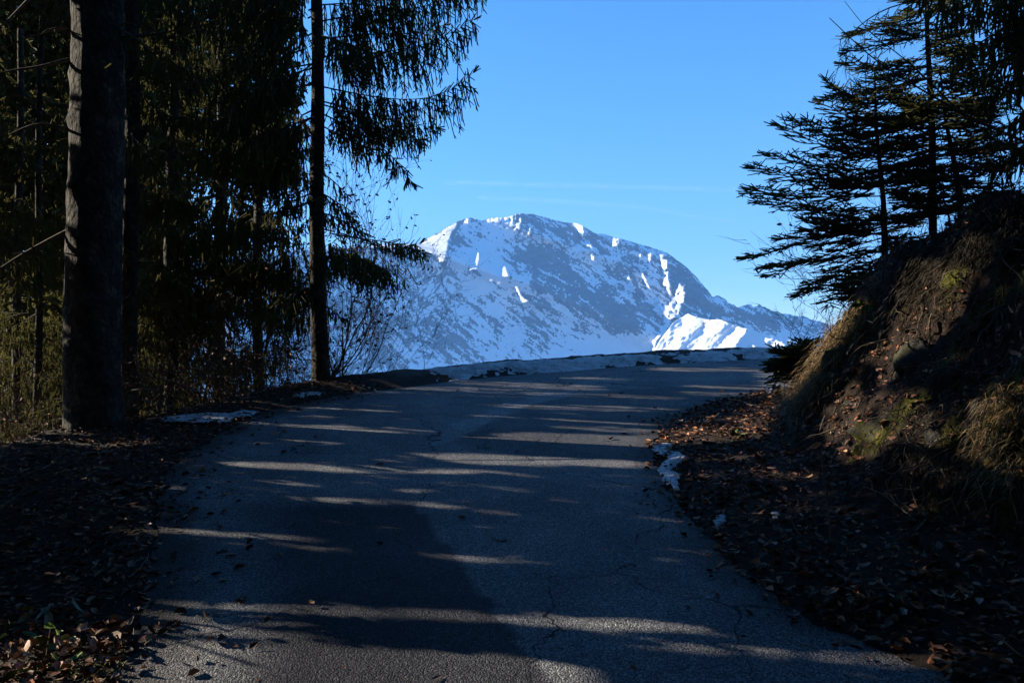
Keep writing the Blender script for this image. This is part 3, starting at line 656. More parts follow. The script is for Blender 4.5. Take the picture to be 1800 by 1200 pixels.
# ---------------------------------------------------------------- trees of the outer verge
def gz(x, y): return float(ground_z(np.array([x]), np.array([y]))[0])
def spruce(px_base, depth, px_top, H, r0, hb, Lmax, style, label, seed, dz=.28, nper=4, azf=None, mat=None, extra=None, group=None, flare=.15, pitch0=-.15, dens=1.0, top_pow=.8, sides=18, rtop=None, z0=None, packs=None):
    x0 = float(at(px_base, 600, depth)[0]); x1 = float(at(px_top, 600, depth)[0]); z = gz(x0, depth) - .05 if z0 is None else z0
    r_ = np.random.default_rng(seed); base = np.array([x0, depth, z]); o = base
    t = thing('spruce_tree', base, label, 'tree', group)
    # lean given by where the trunk leaves the picture or ends
    ztop = z + H; zz_ = np.array([0, .3, .6, 1.0]) * H
    lx = (x1 - x0); P = np.array([[x0 + lx * q / H * min(1, 1) + .02 * math.sin(q * 1.3 + seed), depth, z + q] for q in np.linspace(-.2, H, 14)])
    trunk_mesh('trunk', P, np.interp(np.linspace(-.2, H, 14), [-.2, H], [r0, rtop if rtop is not None else r0 * .25]) if False else np.linspace(r0, (rtop if rtop is not None else r0 * .2), 14), mat or m_bark, t, o, sides=sides, flare=flare, seed=seed, knots=16 if r0 > .1 else 0, seg=.07, rough=.09)
    pk = list(packs or [])
    if Lmax > 0: pk += crown_packs(base, H, hb, Lmax, style, r_, dz, nper, azf, lean=(lx, 0), pitch0=pitch0, dens=dens, top_pow=top_pow)
    # keep the crown out of the sky that the photograph leaves open
    if pk:
        cr = emit_foliage('crown', pk, t, o)
    return t, base
def dead_branch(t, base, pts_px, depth, rad, seed, forks=.25, name='dead_branch', leaf=0):
    """bare branch of a tree drawn through photo points, at its own depth"""
    P = np.array([at(a, b_, depth if len(q) == 0 else q[0]) for (a, b_, *q) in pts_px]); r_ = np.random.default_rng(seed)
    P = chaikin(P, 2); L = np.r_[0, np.cumsum(np.linalg.norm(np.diff(P, axis=0), axis=1))]; segs = []
    for i in range(len(P) - 1):
        f0, f1 = 1 - .75 * L[i] / L[-1], 1 - .75 * L[i + 1] / L[-1]; segs.append((P[i], P[i + 1], rad * f0, rad * f1))
        if r_.random() < forks: branchy(P[i + 1], unit(unit(P[i + 1] - P[i]) + r_.normal(0, .6, 3)), L[-1] * r_.uniform(.12, .35), r_, rad * f1 * .5, 1, segs, None, .3, -.1)
    return emit_wood(name, segs, t, base, k=5)
def bough_through(pts, r_, **kw):
    """bough whose axis passes the given photo points (px, py, depth)"""
    P = chaikin(np.array([at(a, b_, d) for a, b_, d in pts]), 2); P = resample3(P, 14); return pack(*grow_bough(P, r_, **kw))
def resample3(P, m):
    d = np.r_[0, np.cumsum(np.linalg.norm(np.diff(P, axis=0), axis=1))]; t = np.linspace(0, d[-1], m)
    return np.stack([np.interp(t, d, P[:, k]) for k in range(3)], -1)
br = np.random.default_rng(12)
D = 11.1
# the slim spruce at the road's edge: boughs to the right hang against the sky
right = [
    ([(556, 150, D), (640, 168, D - .2), (730, 178, D - .4), (795, 160, D - .6), (832, 128, D - .7)], dict(hang=.42, spread=.22, lat_step=.07, dens=1, start=.1)),
    ([(556, 175, D), (630, 195, D + .3), (700, 215, D + .5), (770, 225, D + .6)], dict(hang=.32, spread=.3, lat_step=.08)),
    ([(556, 195, D), (620, 225, D - .4), (680, 262, D - .6), (725, 322, D - .8)], dict(hang=.22, spread=.25, lat_step=.08)),
    ([(554, 100, D), (640, 95, D - .3), (730, 85, D - .5), (790, 60, D - .7), (833, 35, D - .8)], dict(hang=.5, spread=.22, lat_step=.07)),
    ([(554, 70, D), (640, 60, D + .3), (720, 60, D + .5), (780, 45, D + .6)], dict(hang=.45, spread=.3, lat_step=.08)),
    ([(552, 40, D), (650, 20, D), (740, 15, D - .2), (810, -8, D - .4)], dict(hang=.35, spread=.3, lat_step=.07)),
    ([(552, -10, D), (650, -30, D), (760, -35, D), (848, -15, D)], dict(hang=.45, spread=.3, lat_step=.07)),
    ([(552, -60, D), (650, -80, D), (750, -90, D), (840, -110, D)], dict(hang=.5, spread=.3, lat_step=.08)),
    ([(552, 10, D), (620, 5, D + .5), (690, 15, D + .8)], dict(hang=.5, spread=.4, lat_step=.08)),
    ([(556, 60, D), (610, 75, D - .5), (660, 95, D - .9)], dict(hang=.4, spread=.4, lat_step=.08)),
    ([(560, 410, D), (620, 425, D - .2), (680, 440, D - .3), (738, 428, D - .4)], dict(hang=.38, spread=.28, lat_step=.07)),
    ([(560, 425, D), (620, 450, D + .3), (670, 470, D + .4), (715, 490, D + .5)], dict(hang=.2, spread=.3, lat_step=.08)),
    ([(560, 395, D), (610, 430, D - .4), (650, 460, D - .6), (690, 500, D - .7)], dict(hang=.18, spread=.3, lat_step=.09)),
    ([(558, 420, D), (610, 440, D - .5), (660, 462, D - .8), (722, 470, D - .9)], dict(hang=.34, spread=.35, lat_step=.065)), ([(558, 440, D), (600, 465, D + .5), (650, 490, D + .8)], dict(hang=.2, spread=.35, lat_step=.07)),
    ([(558, 405, D), (620, 418, D - .6), (690, 425, D - 1.0), (742, 445, D - 1.1)], dict(hang=.3, spread=.3, lat_step=.065)),
    ([(556, 335, D), (590, 352, D - .2), (622, 385, D - .3)], dict(hang=.25, spread=.4, lat_step=.08)), ([(556, 300, D), (585, 315, D + .2), (610, 345, D + .3)], dict(hang=.2, spread=.4, lat_step=.09)),
    ([(556, 400, D), (600, 410, D + .3), (660, 425, D + .5), (700, 450, D + .5)], dict(hang=.35, spread=.3, lat_step=.07)), ([(556, 370, D), (600, 385, D - .3), (640, 410, D - .5)], dict(hang=.3, spread=.35, lat_step=.08)),
    ([(556, 180, D), (620, 200, D), (690, 225, D + .1), (745, 245, D + .1)], dict(hang=.35, spread=.35, lat_step=.07)), ([(556, 215, D), (600, 240, D + .3), (650, 262, D + .5)], dict(hang=.3, spread=.35, lat_step=.08)),
    ([(560, 530, D), (585, 545, D - .1), (600, 560, D - .2)], dict(hang=.12, spread=.3, lat_step=.09)),
]
midp = [bough_through(p, br, **k) for p, k in right]
for _ in range(62):     # and to the left into the wood
    y0 = br.uniform(-150, 560); L = br.uniform(90, 230) * (1 if y0 < 450 else .6); dd = br.uniform(-1.0, 1.2)
    midp.append(bough_through([(553, y0, D), (553 - L * .4, y0 + L * br.uniform(.05, .3), D + dd * .4), (553 - L * .8, y0 + L * br.uniform(.2, .5), D + dd * .8), (553 - L, y0 + L * br.uniform(.15, .6), D + dd)], br, hang=br.uniform(.25, .5), spread=.3, lat_step=.11))
t_mid, b_mid = spruce(563, D, 547, 7.5, .118, 0, 0, 'comb', 'slim spruce at the bend whose long drooping boughs hang to the right against the sky', 21, packs=midp, rtop=.05, flare=.35)
m_ = t_mid
# big dark trunk
t_big, b_big = spruce(166, 8.8, 163, 8, .275, 0, 0, 'comb', 'tree with the thickest dark trunk, standing on the left verge', 22, rtop=.235, flare=.3, sides=36,
                      packs=[bough_through([(190, y0, 8.8), (190 + dx * .5, y0 + dy * .4, 8.5), (190 + dx, y0 + dy, 8.3)], br, hang=.25, spread=.3, lat_step=.12) for y0, dx, dy in [(-60, 150, 60), (-120, 190, 100), (-90, -190, 60), (-150, -100, 120), (40, 90, 60), (-200, 120, 190)]])
for k, (pts, rad) in enumerate([([(122, 104), (70, 118), (30, 122), (-20, 133)], .022), ([(120, 228), (85, 218), (55, 219), (15, 237)], .02), ([(120, 405), (70, 430), (30, 452), (-10, 478)], .024),
                                ([(118, 48), (60, 60), (0, 88)], .02), ([(60, -10), (30, 20), (5, 45), (-20, 60)], .02), ([(205, 50), (225, 38), (245, 48)], .01), ([(212, 66), (290, 60), (345, 40)], .018), ([(150, 420), (163, 435), (170, 452)], .006)]):
    dead_branch(t_big, b_big, [(*q, 8.7 - .12 * i) for i, q in enumerate(pts)], 8.7, rad, 300 + k)
G_ = 'spruces of the wood on the left'
specs = [  # px base, depth, px top, H, r0, hb, Lmax, label
    (228, 10.4, 226, 9, .12, 3.2, 1.9, 'spruce with a pale sunlit foot close behind the right side of the thick dark trunk', .3, 3),
    (66, 11.6, 66, 8, .06, 1.6, 1.5, 'thin spruce with a lit stem between the frame edge and the thick dark trunk', .35, 3),
    (30, 13.0, 30, 9, .085, 1.0, 1.7, 'spruce with a pale lit lower stem nearest the left frame edge', .35, 3),
    (300, 13.0, 300, 9, .12, 1.6, 2.0, 'dense spruce filling the wood just right of the thick dark trunk', .26, 4),
    (385, 14.0, 388, 10, .13, 2.9, 2.1, 'spruce whose hanging boughs let blue glints through, halfway between the two main trunks', .3, 4),
    (455, 13.0, 452, 8, .09, 2.9, 1.6, 'spruce with olive boughs just left of the slim trunk at the bend', .3, 4),
    (130, 16.0, 130, 11, .14, 1.2, 2.3, 'deep shaded spruce hidden mostly behind the thick dark trunk', .3, 4),
    (250, 17.5, 250, 12, .15, 1.2, 2.6, 'tall spruce farther back in the dark gap right of the thick trunk', .3, 4),
]
LEFT = []
for k, (a, d, a1, H, r0, hb, Lm, lab, dz, npr) in enumerate(specs):
    LEFT.append(spruce(a, d, a1, H, r0, hb, Lm, 'comb' if d < 14.5 else 'coarse', lab, 40 + k, dz=dz * 1.15, nper=npr, rtop=r0 * .5, group=G_, sides=14, flare=.1))
def dead_limbs(t, b_, seed, n_, z0, z1, L, rad):
    r_ = np.random.default_rng(seed); segs = []
    for _ in range(n_):
        p = b_ + np.array([0, 0, r_.uniform(z0, z1)]); a = r_.uniform(-2.9, .6); d = unit(np.array([math.cos(a), math.sin(a), r_.uniform(-.25, .35)]))
        branchy(p, d, L * r_.uniform(.5, 1.2), r_, rad * r_.uniform(.6, 1.2), 2, segs, None, .3, -.25, .1, .5)
    ob = emit_wood('dead_branches', segs, t, b_, k=4); ob['kind'] = 'stuff'
for k_, i_ in enumerate((0, 1, 2, 3, 4, 5)): dead_limbs(LEFT[i_][0], LEFT[i_][1], 700 + k_, (10, 22, 22, 14, 10, 10)[k_], .4, (3.2, 4.6, 4.6, 3.5, 3, 3)[k_], 1.1, .011)
spruce(-26, 6.6, -34, 6, .06, 3, 1.4, 'comb', 'dark young trunk cut by the left edge of the picture', 61, dz=.4, nper=3, rtop=.04, group=G_, sides=12, azf=lambda az, z: math.cos(az) < .2)
# ---------------------------------------------------------------- trees on the bank
def up_spruce(px0, py0, px1, py1, depth, r0, label, seed, boughs, extra=(), fl=None):
    b_ = at(px0, py0, depth); r_ = np.random.default_rng(seed); b_[2] = min(b_[2], gz(b_[0], b_[1]) + .0)
    tp = at(px1, py1, depth); base0 = at(px0, py0, depth)
    t = thing('spruce_tree', b_, label, 'tree', 'young spruces on top of the bank')
    P = np.array([b_ - [0, 0, .1], base0 + [0, 0, .05], base0 * .66 + tp * .34 + [.02, 0, 0], base0 * .33 + tp * .67 - [.015, 0, 0], tp]); trunk_mesh('trunk', P, [r0 * 1.1, r0, r0 * .8, r0 * .55, r0 * .2], m_bark2, t, b_, sides=10, flare=.2, seed=seed, seg=.08)
    pk = []
    for (y0, dx, dy, dd, kw) in boughs:
        f = (py0 - y0) / (py0 - py1); x0 = px0 + (px1 - px0) * f
        kk = dict(spread=.36, lat_step=.048, flat=True, rad=.009, start=.12, width=.019); kk.update(kw)
        pk.append(bough_through([(x0, y0, depth), (x0 + dx * .5, y0 + dy * .35 + 6, depth + dd * .5), (x0 + dx, y0 + dy, depth + dd)], r_, **kk))
    emit_foliage('crown', pk, t, b_); return t, b_
def rb(r_, n_, y0, y1, l0, l1, dy0, dy1, left=.5, **kw):
    o = []
    for _ in range(n_):
        y = r_.uniform(y0, y1); f = (y - y0) / (y1 - y0 + 1e-6); s = -1 if r_.random() < left else 1; l_ = (l0 + (l1 - l0) * f) * r_.uniform(.6, 1.1)
        a = r_.uniform(-1, 1); o.append((y, s * l_ * math.cos(a), r_.uniform(dy0, dy1), l_ / F * 9.5 * math.sin(a), kw))
    return o
r8 = np.random.default_rng(8)
bA = [(190, -85, -45, .3, {}), (215, -100, -35, -.2, {}), (235, -120, -20, .2, {}), (255, -150, -42, .4, {}), (275, -175, -55, -.2, {}), (300, -200, -28, .2, {}), (330, -225, -35, .1, {}), (345, -235, -10, -.3, {}), (370, -220, -15, .4, {}), (395, -240, 60, 0, dict(spread=.2)), (400, -180, 20, .3, {}), (418, -200, 65, .3, dict(spread=.24)), (430, -150, 85, .2, {}), (450, -150, 70, .1, {}), (455, -100, 80, -.2, {}), (440, -210, 30, -.2, dict(spread=.2))] + rb(r8, 34, 140, 440, 50, 170, -30, 30, .6) + rb(r8, 12, 400, 500, 60, 120, 0, 50, .6)
up_spruce(1556, 470, 1537, 118, 9.4, .036, 'young spruce whose boughs reach farthest left from the bank over the mountain', 71, bA)
r9 = np.random.default_rng(9)
bB = [(118, -150, -5, .3, {}), (150, -190, 25, .1, dict(spread=.18)), (60, -140, 30, .2, {}), (20, -130, 40, -.2, {}), (170, -120, 10, -.4, {}), (190, -110, 25, .4, {}), (120, 110, 0, 0, {}), (150, 150, 10, .3, {}), (165, 140, 25, -.3, {})] + rb(r9, 48, -60, 290, 60, 150, -25, 40, .5) + rb(r9, 14, 290, 400, 50, 110, -10, 30, .6)
up_spruce(1640, 418, 1628, -120, 9.7, .045, 'straight young spruce in the middle of the group on the bank', 72, bB)
r10 = np.random.default_rng(10)
bC = rb(r10, 32, 150, 320, 60, 140, -20, 30, .4) + rb(r10, 12, 300, 390, 40, 110, -10, 20, .3)
up_spruce(1692, 405, 1652, 120, 9.2, .036, 'young spruce leaning left at the right of the group on the bank', 73, bC)
up_spruce(1672, 412, 1645, 290, 9.3, .014, 'thinnest sapling stem between the leaning spruce and the straight one', 74, rb(r10, 5, 300, 380, 20, 60, -15, 15))
# large spruce beyond the right edge
r11 = np.random.default_rng(11); xb = float(at(1900, 600, 7.6)[0]); zb = gz(xb, 7.6)
t_r = thing('spruce_tree', (xb, 7.6, zb), 'large dark spruce whose heavy boughs enter at the upper right corner', 'tree')
trunk_mesh('trunk', np.array([[xb, 7.6, zb - .2], [xb, 7.6, zb + 3], [xb + .05, 7.6, zb + 7]]), [.16, .14, .08], m_bark, t_r, (xb, 7.6, zb), flare=.1)
pk = [bough_through(p, r11, hang=.3, spread=.3, lat_step=.07) for p in [
    [(1890, -20, 7.6), (1800, 30, 7.4), (1730, 70, 7.2), (1680, 100, 7.1)], [(1890, 20, 7.6), (1820, 60, 7.9), (1760, 110, 8.1), (1700, 140, 8.2)], [(1890, -60, 7.6), (1790, -30, 7.4), (1700, -10, 7.3), (1610, 0, 7.2)],
    [(1890, 80, 7.6), (1830, 120, 7.3), (1780, 150, 7.2)], [(1890, 120, 7.6), (1840, 160, 7.8), (1790, 205, 8), (1745, 235, 8)], [(1890, 0, 7.6), (1800, -10, 7.9), (1740, 10, 8.1), (1690, 30, 8.2)],
    [(1890, 200, 7.6), (1850, 240, 7.4), (1790, 262, 7.3)], [(1890, 50, 7.6), (1850, 70, 7.1), (1790, 90, 6.9)], [(1890, 20, 7.6), (1840, 30, 7.3), (1760, 40, 7.1)], [(1890, -100, 7.6), (1800, -80, 7.6), (1700, -60, 7.5)], [(1890, -40, 7.6), (1840, 0, 7.2), (1770, 10, 7.0)],
    [(1890, 150, 7.6), (1850, 175, 7.3), (1800, 200, 7.1)], [(1890, 250, 7.6), (1840, 230, 7.8), (1760, 280, 7.9), (1740, 285, 8)], [(1890, 90, 7.6), (1850, 100, 7.8), (1770, 130, 8.2), (1730, 180, 8.3)]]]
emit_foliage('crown', pk, t_r, (xb, 7.6, zb))
# dead snag: bare hooked boughs and straight dead sticks left of the corner spruce
bs = at(1850, 260, 8.6); t_s = thing('dead_tree', bs, 'bare dead tree with curling lichen-hung twigs above the young spruces', 'tree')
segs = []; r12 = np.random.default_rng(14)
def wire(pts, rad, fork=.5, L=.35, depth=1, up=-.6):
    P = resample3(chaikin(np.array([at(a, b_, d) for a, b_, d in pts]), 2), 22)
    for i in range(len(P) - 1):
        f0, f1 = 1 - .8 * i / 22, 1 - .8 * (i + 1) / 22; segs.append((P[i], P[i + 1], rad * f0, rad * f1))
        if i > 3 and r12.random() < fork: branchy(P[i + 1], unit(unit(P[i + 1] - P[i]) * .7 + r12.normal(0, .5, 3) + [0, 0, -.5]), L * r12.uniform(.5, 1.2), r12, rad * .22 + .0012, depth, segs, None, .35, up, .06, .35)
wire([(1850, 260, 8.6), (1800, 330, 8.6), (1850, 430, 8.5)], .05, 0)
wire([(1850, 270, 8.6), (1720, 215, 8.5), (1640, 170, 8.4), (1540, 110, 8.3), (1458, 32, 8.2)], .02, .25)
wire([(1700, 210, 8.5), (1600, 110, 8.4), (1530, 60, 8.3), (1484, 2, 8.2)], .012, .2)
wire([(1850, 150, 8.6), (1750, 60, 8.4), (1640, 0, 8.3), (1560, 10, 8.2), (1490, 60, 8.1), (1475, 110, 8.1)], .014, .95, .38, 2)
wire([(1640, 40, 8.4), (1560, 45, 8.3), (1500, 55, 8.2), (1478, 80, 8.2)], .008, .9, .3, 2)
wire([(1620, 120, 8.4), (1560, 130, 8.3), (1510, 160, 8.2), (1470, 160, 8.1)], .009, .9, .25, 1)
wire([(1850, 200, 8.6), (1760, 250, 8.5), (1700, 300, 8.4), (1680, 350, 8.3)], .01, .7, .3, 2)
wire([(1800, 330, 8.6), (1740, 370, 8.5), (1700, 350, 8.4)], .01, .8, .3, 2)
wire([(1850, 330, 8.6), (1790, 240, 8.5), (1755, 330, 8.4), (1750, 380, 8.4)], .008, .8, .3, 2)
emit_wood('branches', segs, t_s, bs, m_twig, 4)['kind'] = 'stuff'
# ---------------------------------------------------------------- the wood around the bend, with unseen foliage added to throw the shade
def cards(n_, box, L, W, keep=None, cull=True, sunspace=False):
    U = rng.random((n_, 3)); lo, hi = np.array(box[0]), np.array(box[1]); Q_ = lo + U * (hi - lo)
    if sunspace:                                 # box given as (across the light, height of the ray, distance towards the sun)
        a, b_, t = Q_.T; z = b_ + t * TE; P = np.stack([a * PH[0] + t * TH[0], a * PH[1] + t * TH[1], z], 1)
    else: P = Q_
    if keep is not None: P = P[keep(P)]
    d = rng.normal(0, 1, P.shape); d[:, 2] -= .5; d /= np.linalg.norm(d, axis=1, keepdims=True); d *= rng.uniform(.7, 1.3, (len(P), 1)) * L / 2
    P0, P1 = P - d, P + d
    if cull:                                     # trim every spray back to the part that stands outside the gaps
        u_ = rng.random(len(P)); K = 9; f = np.linspace(0, 1, K); free = np.stack([u_ >= lookup(P0 + (P1 - P0) * g_, 1) for g_ in f], 1)
        a0 = np.where(free.all(1), K, np.argmin(free, 1)); a1 = np.where(free.all(1), K, np.argmin(free[:, ::-1], 1)); useA = a0 >= a1; n_k = np.maximum(a0, a1); k = n_k >= 2
        fr = (n_k - 1) / (K - 1); Qa = np.where(useA[:, None], P0, P1); Qb = Qa + np.where(useA[:, None], P1 - P0, P0 - P1) * fr[:, None]; P0, P1 = Qa[k], Qb[k]
    return P0, P1, np.full(len(P0), W) * rng.uniform(.7, 1.2, len(P0))
def pxof(P): return to_px(P)[0]
unseen = lambda P: (P[:, 1] < .5) | (pxof(P) < -60)
wood_l = lambda P: (P[:, 1] < .5) | (pxof(P) < -20) | ((pxof(P) < 270) & (P[:, 1] > 14))
sets = [cards(105000, ((-9, -1.6, 8.5), (17.5, 12.5, 21)), .32, .1, wood_l, sunspace=True),  # curtain of sprays added as shade for the road, mostly out of view
        cards(34000, ((-6, -1.2, 4.2), (5.5, 5.0, 10)), .2, .05, unseen, sunspace=True)]  # unseen sprays added close to the road for crisper shadow edges
sets.append(cards(64000, ((-18, 15, -6), (-5.2, 26, 14)), .38, .14, lambda P: (pxof(P) > -120) & (pxof(P) < 330) | ((pxof(P) < 520) & (pxof(P) >= 330) & (rng.random(len(P)) < .55) & (P[:, 2] > 4.6 + (P[:, 1] - 16) * .3)), cull=True))
sets.append(cards(13000, ((-14, -13, -1), (14, -3.5, 14)), 1.1, .42, cull=True))  # unseen foliage behind the camera, added to block sky light
gr = lambda P: (P[:, 0] > np.maximum(P[:, 1], 0) * .72 + 2.2) & (P[:, 2] > ground_z(P[:, 0], P[:, 1], False) + .3)
sets.append(cards(13000, ((4, -6, 0), (15, 14, 16)), .8, .3, gr, cull=True))  # unseen foliage off to the right, added to block sky light
sets.append(cards(9000, ((-12, -8, 7.5), (12, 3, 12)), .6, .22, lambda P: (P[:, 2] > 8 + .0 * P[:, 0]) & (pxof(P) * 0 + P[:, 2] > P[:, 1] * .5 + 6.5), cull=True))  # unseen canopy overhead, added to darken the ambient light
n0 = np.concatenate([s[0] for s in sets]); n1 = np.concatenate([s[1] for s in sets]); nw = np.concatenate([s[2] for s in sets])
V, Q = needles_geo(n0, n1, nw)
ws = []
for k in range(40):
    t = rng.uniform(12, 25); a = rng.uniform(-9, 17); x, y = a * PH[0] + t * TH[0], a * PH[1] + t * TH[1]
    if y > .5 and 900 + F * x / y > 280: continue
    z = gz(x, y); am = int((a - GA0) / GS)
    am0, am1 = int((a - .14 - GA0) / GS), int((a + .14 - GA0) / GS)
    if max(gapA[am0:am1].max(), gapB[am0:am1].max()) > .5: continue
    ws.append((np.array([x, y, z - .3]), np.array([x, y, z + 14]), .14, .05))
V2, Q2 = wood_geo(np.array([s[0] for s in ws]), np.array([s[1] for s in ws]), np.array([s[2] for s in ws]), np.array([s[3] for s in ws]), 8)
fo = mk('forest', np.concatenate([V, V2]), np.concatenate([Q, Q2 + len(V)]), [m_need, m_bark])
mi = np.zeros(len(Q) + len(Q2), np.int32); mi[len(Q):] = 1; fo.data.polygons.foreach_set('material_index', mi)
tag(fo, 'dark mass of spruce forest behind the nearer trees, with unseen foliage added to shade the road', kind='stuff')

# ---------------------------------------------------------------- shrubs and saplings
def shrub(px, depth, label, seed, n_st, L, spread, rad, lean=(0, 0), leaves=0, cat='shrub', name='bare_shrub', mat=None, dep=3, group=None, up=.25, py=None, width_px=0, curve=.25, fork=.5, sl_=.12, lsz=.05):
    r_ = np.random.default_rng(seed); x = float(at(px, 600, depth)[0]); z = gz(x, depth); o = np.array([x, depth, z])
    if py is not None: o = at(px, py, depth)
    t = thing(name, o, label, cat, group); segs = []; tips = []
    for k in range(n_st):
        bx = o + np.array([r_.normal(0, 1) * width_px / F * depth, r_.normal(0, .15), 0]); bx[2] = gz(bx[0], bx[1]) - .03 if py is None else bx[2]
        d = unit(np.array([lean[0] + r_.normal(0, spread), lean[1] + r_.normal(0, spread), 1.0])); branchy(bx, d, L * r_.uniform(.6, 1.1), r_, rad * r_.uniform(.6, 1.1), dep, segs, tips, curve, up, sl_, fork)
    emit_wood('stems', segs, t, o, mat)['kind'] = 'stuff'
    if leaves and tips:
        k = r_.integers(0, len(tips), leaves); P = np.array([tips[i][0] for i in k]) + r_.normal(0, .012, (leaves, 3)) - [0, 0, .015]
        V, Q, T, cl = leaves_geo(P, r_.uniform(lsz * .7, lsz * 1.3, leaves), r_, 1.6); mk('dead_leaves', V - o, Q, m_leaf, t, T=T, cols=cl)['kind'] = 'stuff'
    return t
shrub(585, 11.5, 'beech sapling with withered leaves spreading right from behind the slim trunk', 101, 5, 2.6, .35, .012, lean=(.45, 0), leaves=330, name='beech_sapling', cat='sapling', dep=3, fork=.6)
shrub(600, 12.0, 'taller beech sapling whose leafy twigs reach up between the two drooping bough layers', 102, 5, 2.5, .25, .014, lean=(.22, 0), leaves=220, name='beech_sapling', cat='sapling', dep=3, fork=.6)
shrub(655, 11.8, 'fine leafless shrub fanning out against the blue mountain beside the slim spruce', 103, 15, 1.25, .42, .005, lean=(.3, 0), dep=2, width_px=30, fork=.55, sl_=.08)
shrub(575, 11.0, 'low leafy beech twigs at the right foot of the slim spruce', 104, 8, .9, .6, .006, lean=(.6, 0), leaves=160, name='beech_sapling', cat='sapling', dep=2, fork=.6)
for k, (px, d, L, n_, lv, lab) in enumerate([(500, 11.4, 1.1, 16, 200, 'tangled brown shrub just left of the slim spruce foot'), (430, 11.2, 1.3, 18, 260, 'pale stemmed shrub in the gap where the blue mountain shows low down'), (360, 10.6, 1.2, 18, 200, 'thicket of curved brown twigs left of the gap in the wood'),
                                        (290, 10.0, 1.0, 14, 160, 'brown twiggy shrub right of the pale trunk foot'), (250, 9.8, .8, 10, 60, 'small bare shrub touching the pale trunk foot'), (85, 9.6, 1.1, 14, 120, 'sunlit twiggy shrub just left of the thick dark trunk'), (30, 9.4, 1.3, 14, 120, 'sunlit twiggy shrub at the left frame edge'), (400, 12.5, 1.9, 12, 200, 'tall thin shrub behind the gap in the wood'), (500, 12.8, 2.0, 12, 200, 'tall thin shrub behind the slim spruce on its left')]):
    shrub(px, d, lab, 110 + k, n_, L, .5, .006, leaves=lv, dep=2, width_px=28, fork=.6, sl_=.09, up=.1, curve=.4)
shrub(385, 9.6, 'thin curved brown stem leaning over the left verge', 130, 2, .8, .3, .008, dep=1, name='sapling', cat='sapling')
# on the bank
shrub(1420, 9.3, 'bare hooked twig shrub standing on the crest of the bank against the sky', 131, 8, .5, .5, .004, dep=2, py=600, width_px=25, fork=.5, sl_=.05)
shrub(1500, 8.9, 'bare shrub under the leftmost young spruce', 132, 12, 1.0, .6, .005, lean=(-.3, 0), dep=2, py=560, width_px=30, fork=.6, sl_=.07, leaves=60)
shrub(1590, 9.0, 'dark bare shrub between the young spruce stems', 133, 14, .8, .5, .005, dep=2, py=480, width_px=45, fork=.6, sl_=.07, leaves=60)
shrub(1720, 8.6, 'thin bare shrub on the crest at the right of the young spruces', 134, 14, .9, .5, .005, dep=2, py=380, width_px=40, fork=.6, sl_=.07, leaves=30)
shrub(1790, 8.2, 'thin bare shrub on the crest at the right frame edge', 135, 8, .6, .5, .005, dep=2, py=310, width_px=20, fork=.6, sl_=.07, leaves=20)
r20 = np.random.default_rng(20)
def seedling(px, py, d, label, boughs, seed, cat='tree'):
    o = at(px, py, d); t = thing('spruce_seedling', o, label, cat); r_ = np.random.default_rng(seed); pk = []
    for (dx, dy, dd) in boughs: pk.append(bough_through([(px, py - 10, d), (px + dx * .5, py + dy * .6 - 5, d + dd * .5), (px + dx, py + dy, d + dd)], r_, flat=True, spread=.35, lat_step=.05, rad=.006, width=.022, start=.05))
    emit_foliage('needles', pk, t, o); return t
seedling(1392, 640, 9.6, 'low dark spruce seedling hanging over the road at the tip of the bank', [(r20.uniform(-44, 34), r20.uniform(-28, 42), r20.uniform(-.3, .3)) for _ in range(24)] + [(r20.uniform(0, 50), r20.uniform(-50, -20), r20.uniform(-.2, .2)) for _ in range(8)], 141)
seedling(1545, 545, 8.8, 'small spruce seedling at the foot of the young spruces', [(r20.uniform(-70, 60), r20.uniform(-70, 20), r20.uniform(-.3, .3)) for _ in range(16)], 142)

# ---------------------------------------------------------------- snow
def snow_piece(name, poly, label, lift=.02, hgt=.05, seed=1, res=.03, ns=.35):
    q = ground_hit(*np.array(poly, float).T)[:, :2]; x0, y0 = np.nanmin(q, 0) - .1; x1, y1 = np.nanmax(q, 0) + .1
    xs, ys = np.arange(x0, x1, res), np.arange(y0, y1, res); X, Y = np.meshgrid(xs, ys); wob = .12 * fbm(X * 3, Y * 3, seed) 
    ins = inpoly(X + wob, Y + .12 * fbm(X * 3 + 9, Y * 3, seed + 1), [tuple(p) for p in q]).astype(float); e = blur(ins, 3)
    keep = (e + ns * fbm(X * 5, Y * 9, seed + 2)) > .45
    Z = ground_z(X, Y, True); Z = np.maximum(Z, base_z(Y) - .012) + lift + hgt * np.clip(e - .3, 0, 1) * (1 + .8 * fbm(X * 6, Y * 6, seed + 3)) - .03 * (1 - np.clip(e * 2, 0, 1))
    Q = grid_quads(*X.shape); k = keep.ravel()[Q].all(1); Q = Q[k]; used, inv = np.unique(Q, return_inverse=True)
    V = np.stack([X, Y, Z], -1).reshape(-1, 3)[used]; o = V.mean(0)
    ob = mk(name, V - o, inv.reshape(-1, 4), m_snow, smooth=True); ob.location = o; return tag(ob, label, 'snow', kind='stuff')
snow_piece('snow_patch', [(283, 742), (330, 730), (400, 728), (420, 738), (400, 748), (330, 749)], 'flat old snow patch on the leaves right of the pale trunk foot', .012, .03, 301)
snow_piece('snow_patch', [(385, 733), (420, 722), (470, 728), (450, 738), (410, 738)], 'thin streak of old snow beyond the larger patch on the left verge', .01, .02, 311)
snow_piece('snow_patch', [(515, 694), (560, 690), (570, 697), (530, 702)], 'little snow remnant at the foot of the slim spruce', .01, .02, 321)
